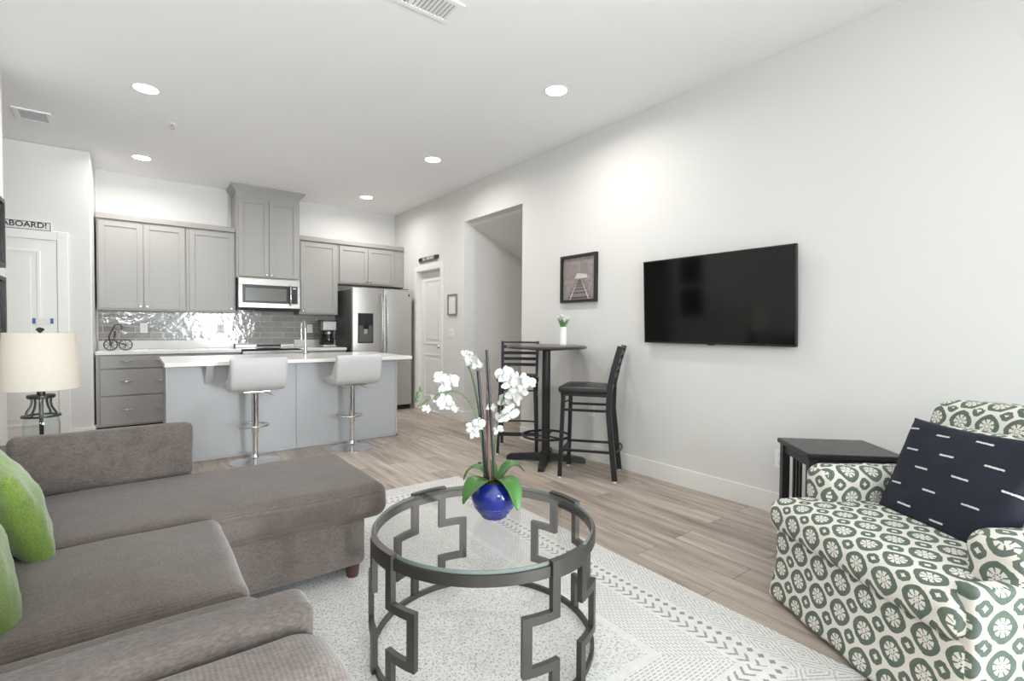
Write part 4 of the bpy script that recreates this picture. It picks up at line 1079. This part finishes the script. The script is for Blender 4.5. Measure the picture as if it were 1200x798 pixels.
# lamp and its table behind the chaise arm
t = thing('end_table', 'dark end table behind the chaise arm carrying the lamp', 'table', (-.42, 3.62, 0))
obj('tabletop', rbox(bm_(), (-.22, -.22, .53), (.22, .22, .555), .006), 'black_paint', t)
for a in (-1, 1):
    for c in (-1, 1): obj('leg', rbox(bm_(), (a*.18-.018, c*.18-.018, 0), (a*.18+.018, c*.18+.018, .53), .004), 'black_paint', t)
obj('lower_shelf', rbox(bm_(), (-.18, -.18, .15), (.18, .18, .17), .004), 'black_paint', t)
t = thing('table_lamp', 'lantern style table lamp with off-white drum shade at the left', 'lamp', (-.391, 3.5, .555))
lz = -.555
obj('lamp_base', lathe(bm_(), [(0, 0), (.095, 0), (.095, .012), (.08, .018), (0, .018)], 40), 'black_metal', t)
obj('pole', lathe(bm_(), [(0, .01), (.009, .01), (.009, .30), (.017, .303), (.017, .40), (0, .40)], 16), 'black_metal', t)
obj('ring', arcband(bm_(), .060, .078, .19, .199, 0, 360, 48), 'black_metal', t)
b = lathe(bm_(), [(0, .286), (.052, .286), (.056, .291), (.056, .303), (0, .303)], 36); obj('cap_plate', b, 'black_metal', t)
for k in range(4):
    a = R(45+90*k+20); obj('cage_bar', tube(bm_(), [(r*math.cos(a), r*math.sin(a), z) for r, z in ((.068, .195), (.064, .215), (.048, .24), (.042, .265), (.044, .288))], .005, 8), 'black_metal', t)
obj('glass_body', lathe(bm_(), [(.072, .02), (.074, .15), (.066, .18), (.058, .21), (.044, .24), (.038, .285), (.036, .285), (.042, .24), (.056, .21), (.064, .18), (.072, .15), (.070, .02)], 40), 'glass', t)
sh = lathe(bm_(), [(.158, .335), (.142, .625), (.140, .625), (.156, .335)], 56)
for f in [f for f in sh.faces if len(f.verts) > 4]: sh.faces.remove(f)
obj('lamp_shade', sh, 'shade', t)
b = bm_()
for k in range(3):
    a = R(120*k); tube(b, [(0, 0, .618), (.1405*math.cos(a), .1405*math.sin(a), .618)], .002, 6)
tube(b, [(0, 0, .40), (0, 0, .62)], .003, 6); obj('shade_harp', b, 'black_metal', t)
obj('finial', lathe(bm_(), [(0, .618), (.006, .618), (.006, .628), (.018, .64), (.014, .648), (.006, .652), (0, .654)], 16), 'black_metal', t)
bl = bm_(); bmesh.ops.create_icosphere(bl, subdivisions=3, radius=.03); bl.transform(Matrix.Translation((0, 0, .46)))
obj('bulb', bl, 'bulb', t)
l = bpy.data.lights.new('lamp_light', 'POINT'); l.energy = .4; l.color = (1, .9, .8); l.shadow_soft_size = .035
o = bpy.data.objects.new('lamp_light', l); COL.objects.link(o); o.parent = t; o.location = (0, 0, .46)

# side table -------------------------------------------------------------
t = thing('side_table', 'black mission style side table with slatted sides between armchair and wall', 'side table', (2.972, 1.008, 0), R(-44.7))
# local x along the long edge (.71,-.70), local y towards the wall (.70,.71)
tw, td = .218, .178
obj('tabletop', rbox(bm_(), (-tw-.012, -td-.012, .575), (tw+.012, td+.012, .602), .006, 3), 'black_paint', t)
for a in (-1, 1):
    for c in (-1, 1): obj('leg', rbox(bm_(), (a*(tw-.02)-.02, c*(td-.02)-.02, 0), (a*(tw-.02)+.02, c*(td-.02)+.02, .575), .003), 'black_paint', t)
for a in (-1, 1):
    x = a*(tw-.02); obj('apron', rbox(bm_(), (x-.01, -td+.04, .525), (x+.01, td-.04, .575), .002), 'black_paint', t); obj('rail', rbox(bm_(), (x-.01, -td+.04, .10), (x+.01, td-.04, .135), .002), 'black_paint', t)
    for k in (-1, 0, 1): obj('slat', rbox(bm_(), (x-.006, k*.038-.008, .135), (x+.006, k*.038+.008, .525), .002), 'black_paint', t)
for c in (-1, 1):
    y = c*(td-.02); obj('apron', rbox(bm_(), (-tw+.04, y-.01, .525), (tw-.04, y+.01, .575), .002), 'black_paint', t); obj('rail', rbox(bm_(), (-tw+.04, y-.01, .10), (tw-.04, y+.01, .135), .002), 'black_paint', t)
obj('shelf', rbox(bm_(), (-tw+.03, -td+.03, .135), (tw-.03, td-.03, .15), .002), 'black_paint', t)

# armchair: local x from far arm to near arm, local y from front to back ----
AX, AY = 2.27, 1.03; ew = Vector((-.524, -.852, 0)); ed = Vector((.852, -.524, 0))
t = thing('armchair', 'slipcovered armchair in white and green medallion print by the side table', 'armchair', (AX, AY, 0)); t.rotation_euler = Matrix((ew, ed, ew.cross(ed))).transposed().to_euler()
mirror_z = ew.cross(ed).z       # local axes: w along ew, d along ed
sgn = 1 if mirror_z > 0 else -1
if sgn < 0: t.rotation_euler = Matrix((-ew, ed, Vector((0, 0, 1)))).transposed().to_euler()
def ap(name, lo, hi, r, n, m, fn, uvf, parent=None):
    """armchair part given in (w, d, z)"""
    b = rbox(bm_(), lo, hi, r, n, m, fn)
    setuv(b, uvf)
    if sgn < 0:
        for v in b.verts: v.co.x = -v.co.x
    return obj(name, b, 'chair', parent or t, angle=75)
def uv_any(co, n):
    a = (abs(n.x), abs(n.y), abs(n.z)); i = a.index(max(a))
    if i == 0: return (co.y, co.z+.02)
    return (co.x, co.z+.0) if i == 1 else (co.x, co.y)
def skirt(p, h):
    k = max(0, -p.z/h.z)
    p.x += math.copysign(.02*k, p.x) if abs(p.x) > h.x*.8 else 0
    if p.y < -h.y*.8: p.y -= .018*k + .006*math.sin(p.x*26)*k
    return p
ap('skirted_base', (.0, .02, .012), (.848, .86, .34), .03, 3, 18, skirt, lambda co, n: (co.x, co.z) if abs(n.y) > abs(n.x) else (co.y, co.z))
def seatf(p, h):
    k = (1-(p.x/h.x)**2)*(1-(p.y/h.y)**2)
    if p.z > 0: p.z += .03*k
    else: p.z -= 0
    if p.y < -h.y*.5: p.y += .02*math.cos(p.x*3)*0 - .012*math.sin((p.z/h.z)*1.5)*0
    nv = noise.noise_vector(Vector((p.x*6, p.y*6, p.z*6+2))); p += nv*.007; return p
ap('seat_cushion', (-.015, -.015, .325), (.838, .75, .47), .055, 5, 14, seatf, lambda co, n: (co.x, co.y+co.z) if abs(n.x) < .75 else (co.y+.3, co.z))
def armf(p, h):
    if p.z > h.z*.2: p.x *= 1.0+.16*(p.z/h.z-.2)
    if p.z > 0: p.z += .012*(1-(p.x/h.x)**2) - .01*(p.y/h.y)
    p += noise.noise_vector(Vector((p.x*7+4, p.y*7, p.z*7)))*.006; return p
def uv_arm(mid, inner):
    def f(co, n):
        if abs(n.y) > .7: return (co.x+.03, co.z)
        dx, dz = (co.x-mid)*inner, co.z-.54
        if dz > 0: return (co.y, .54+.085*math.atan2(dz, dx))
        return (co.y, co.z) if dx > 0 else (co.y, .54+.085*math.pi+.54-co.z)
    return f
ap('arm', (-.03, .17, .30), (.135, .82, .605), .06, 6, 10, armf, uv_arm(.0525, 1))
ap('arm', (.695, .16, .30), (.868, .82, .605), .06, 6, 10, armf, uv_arm(.78, -1))
ap('side_skirt', (.80, .03, .012), (.862, .86, .50), .02, 3, 10, lambda p, h: (p + Vector((.012*max(0, -p.z/h.z), 0, 0))), lambda co, n: (co.y+.05, co.z))
ap('side_skirt', (-.022, .14, .012), (.02, .86, .42), .018, 3, 10, lambda p, h: (p - Vector((.012*max(0, -p.z/h.z), 0, 0))), lambda co, n: (co.y+.05, co.z))
def backf(p, h):
    p.y += .10*(p.z/h.z)
    if p.z > 0: p.z += .015*(1-(p.x/h.x)**2)
    p += noise.noise_vector(Vector((p.x*5+8, p.y*5, p.z*5)))*.007; return p
ap('backrest', (-.02, .70, .30), (.84, .90, .90), .06, 5, 12, backf, lambda co, n: (co.x+.02, co.z+.01) if abs(n.z) < .7 else (co.x+.02, co.y))
def bcf(p, h):
    p.y += .06*(p.z/h.z); p.y -= .03*(1-(p.x/h.x)**2)*(1-(p.z/h.z)**2) if p.y < 0 else 0
    p += noise.noise_vector(Vector((p.x*5+3, p.y*5, p.z*5)))*.008; return p
ap('back_cushion', (.145, .56, .455), (.69, .72, .82), .06, 5, 12, bcf, lambda co, n: (co.x+.06, co.z+.03) if abs(n.z) < .7 else (co.x+.06, co.y))
# navy pillow on the armchair
def aw(w_, d_, z_): p = Vector((AX, AY, 0))+ew*w_+ed*d_; return (p.x, p.y, z_)
pillow('navy_pillow', 'navy throw pillow with white stitched dashes on the green print armchair', .26, .225, .075, 'navy', aw(.42, .45, .648), (-.80, .52, .42), R(1), 2)
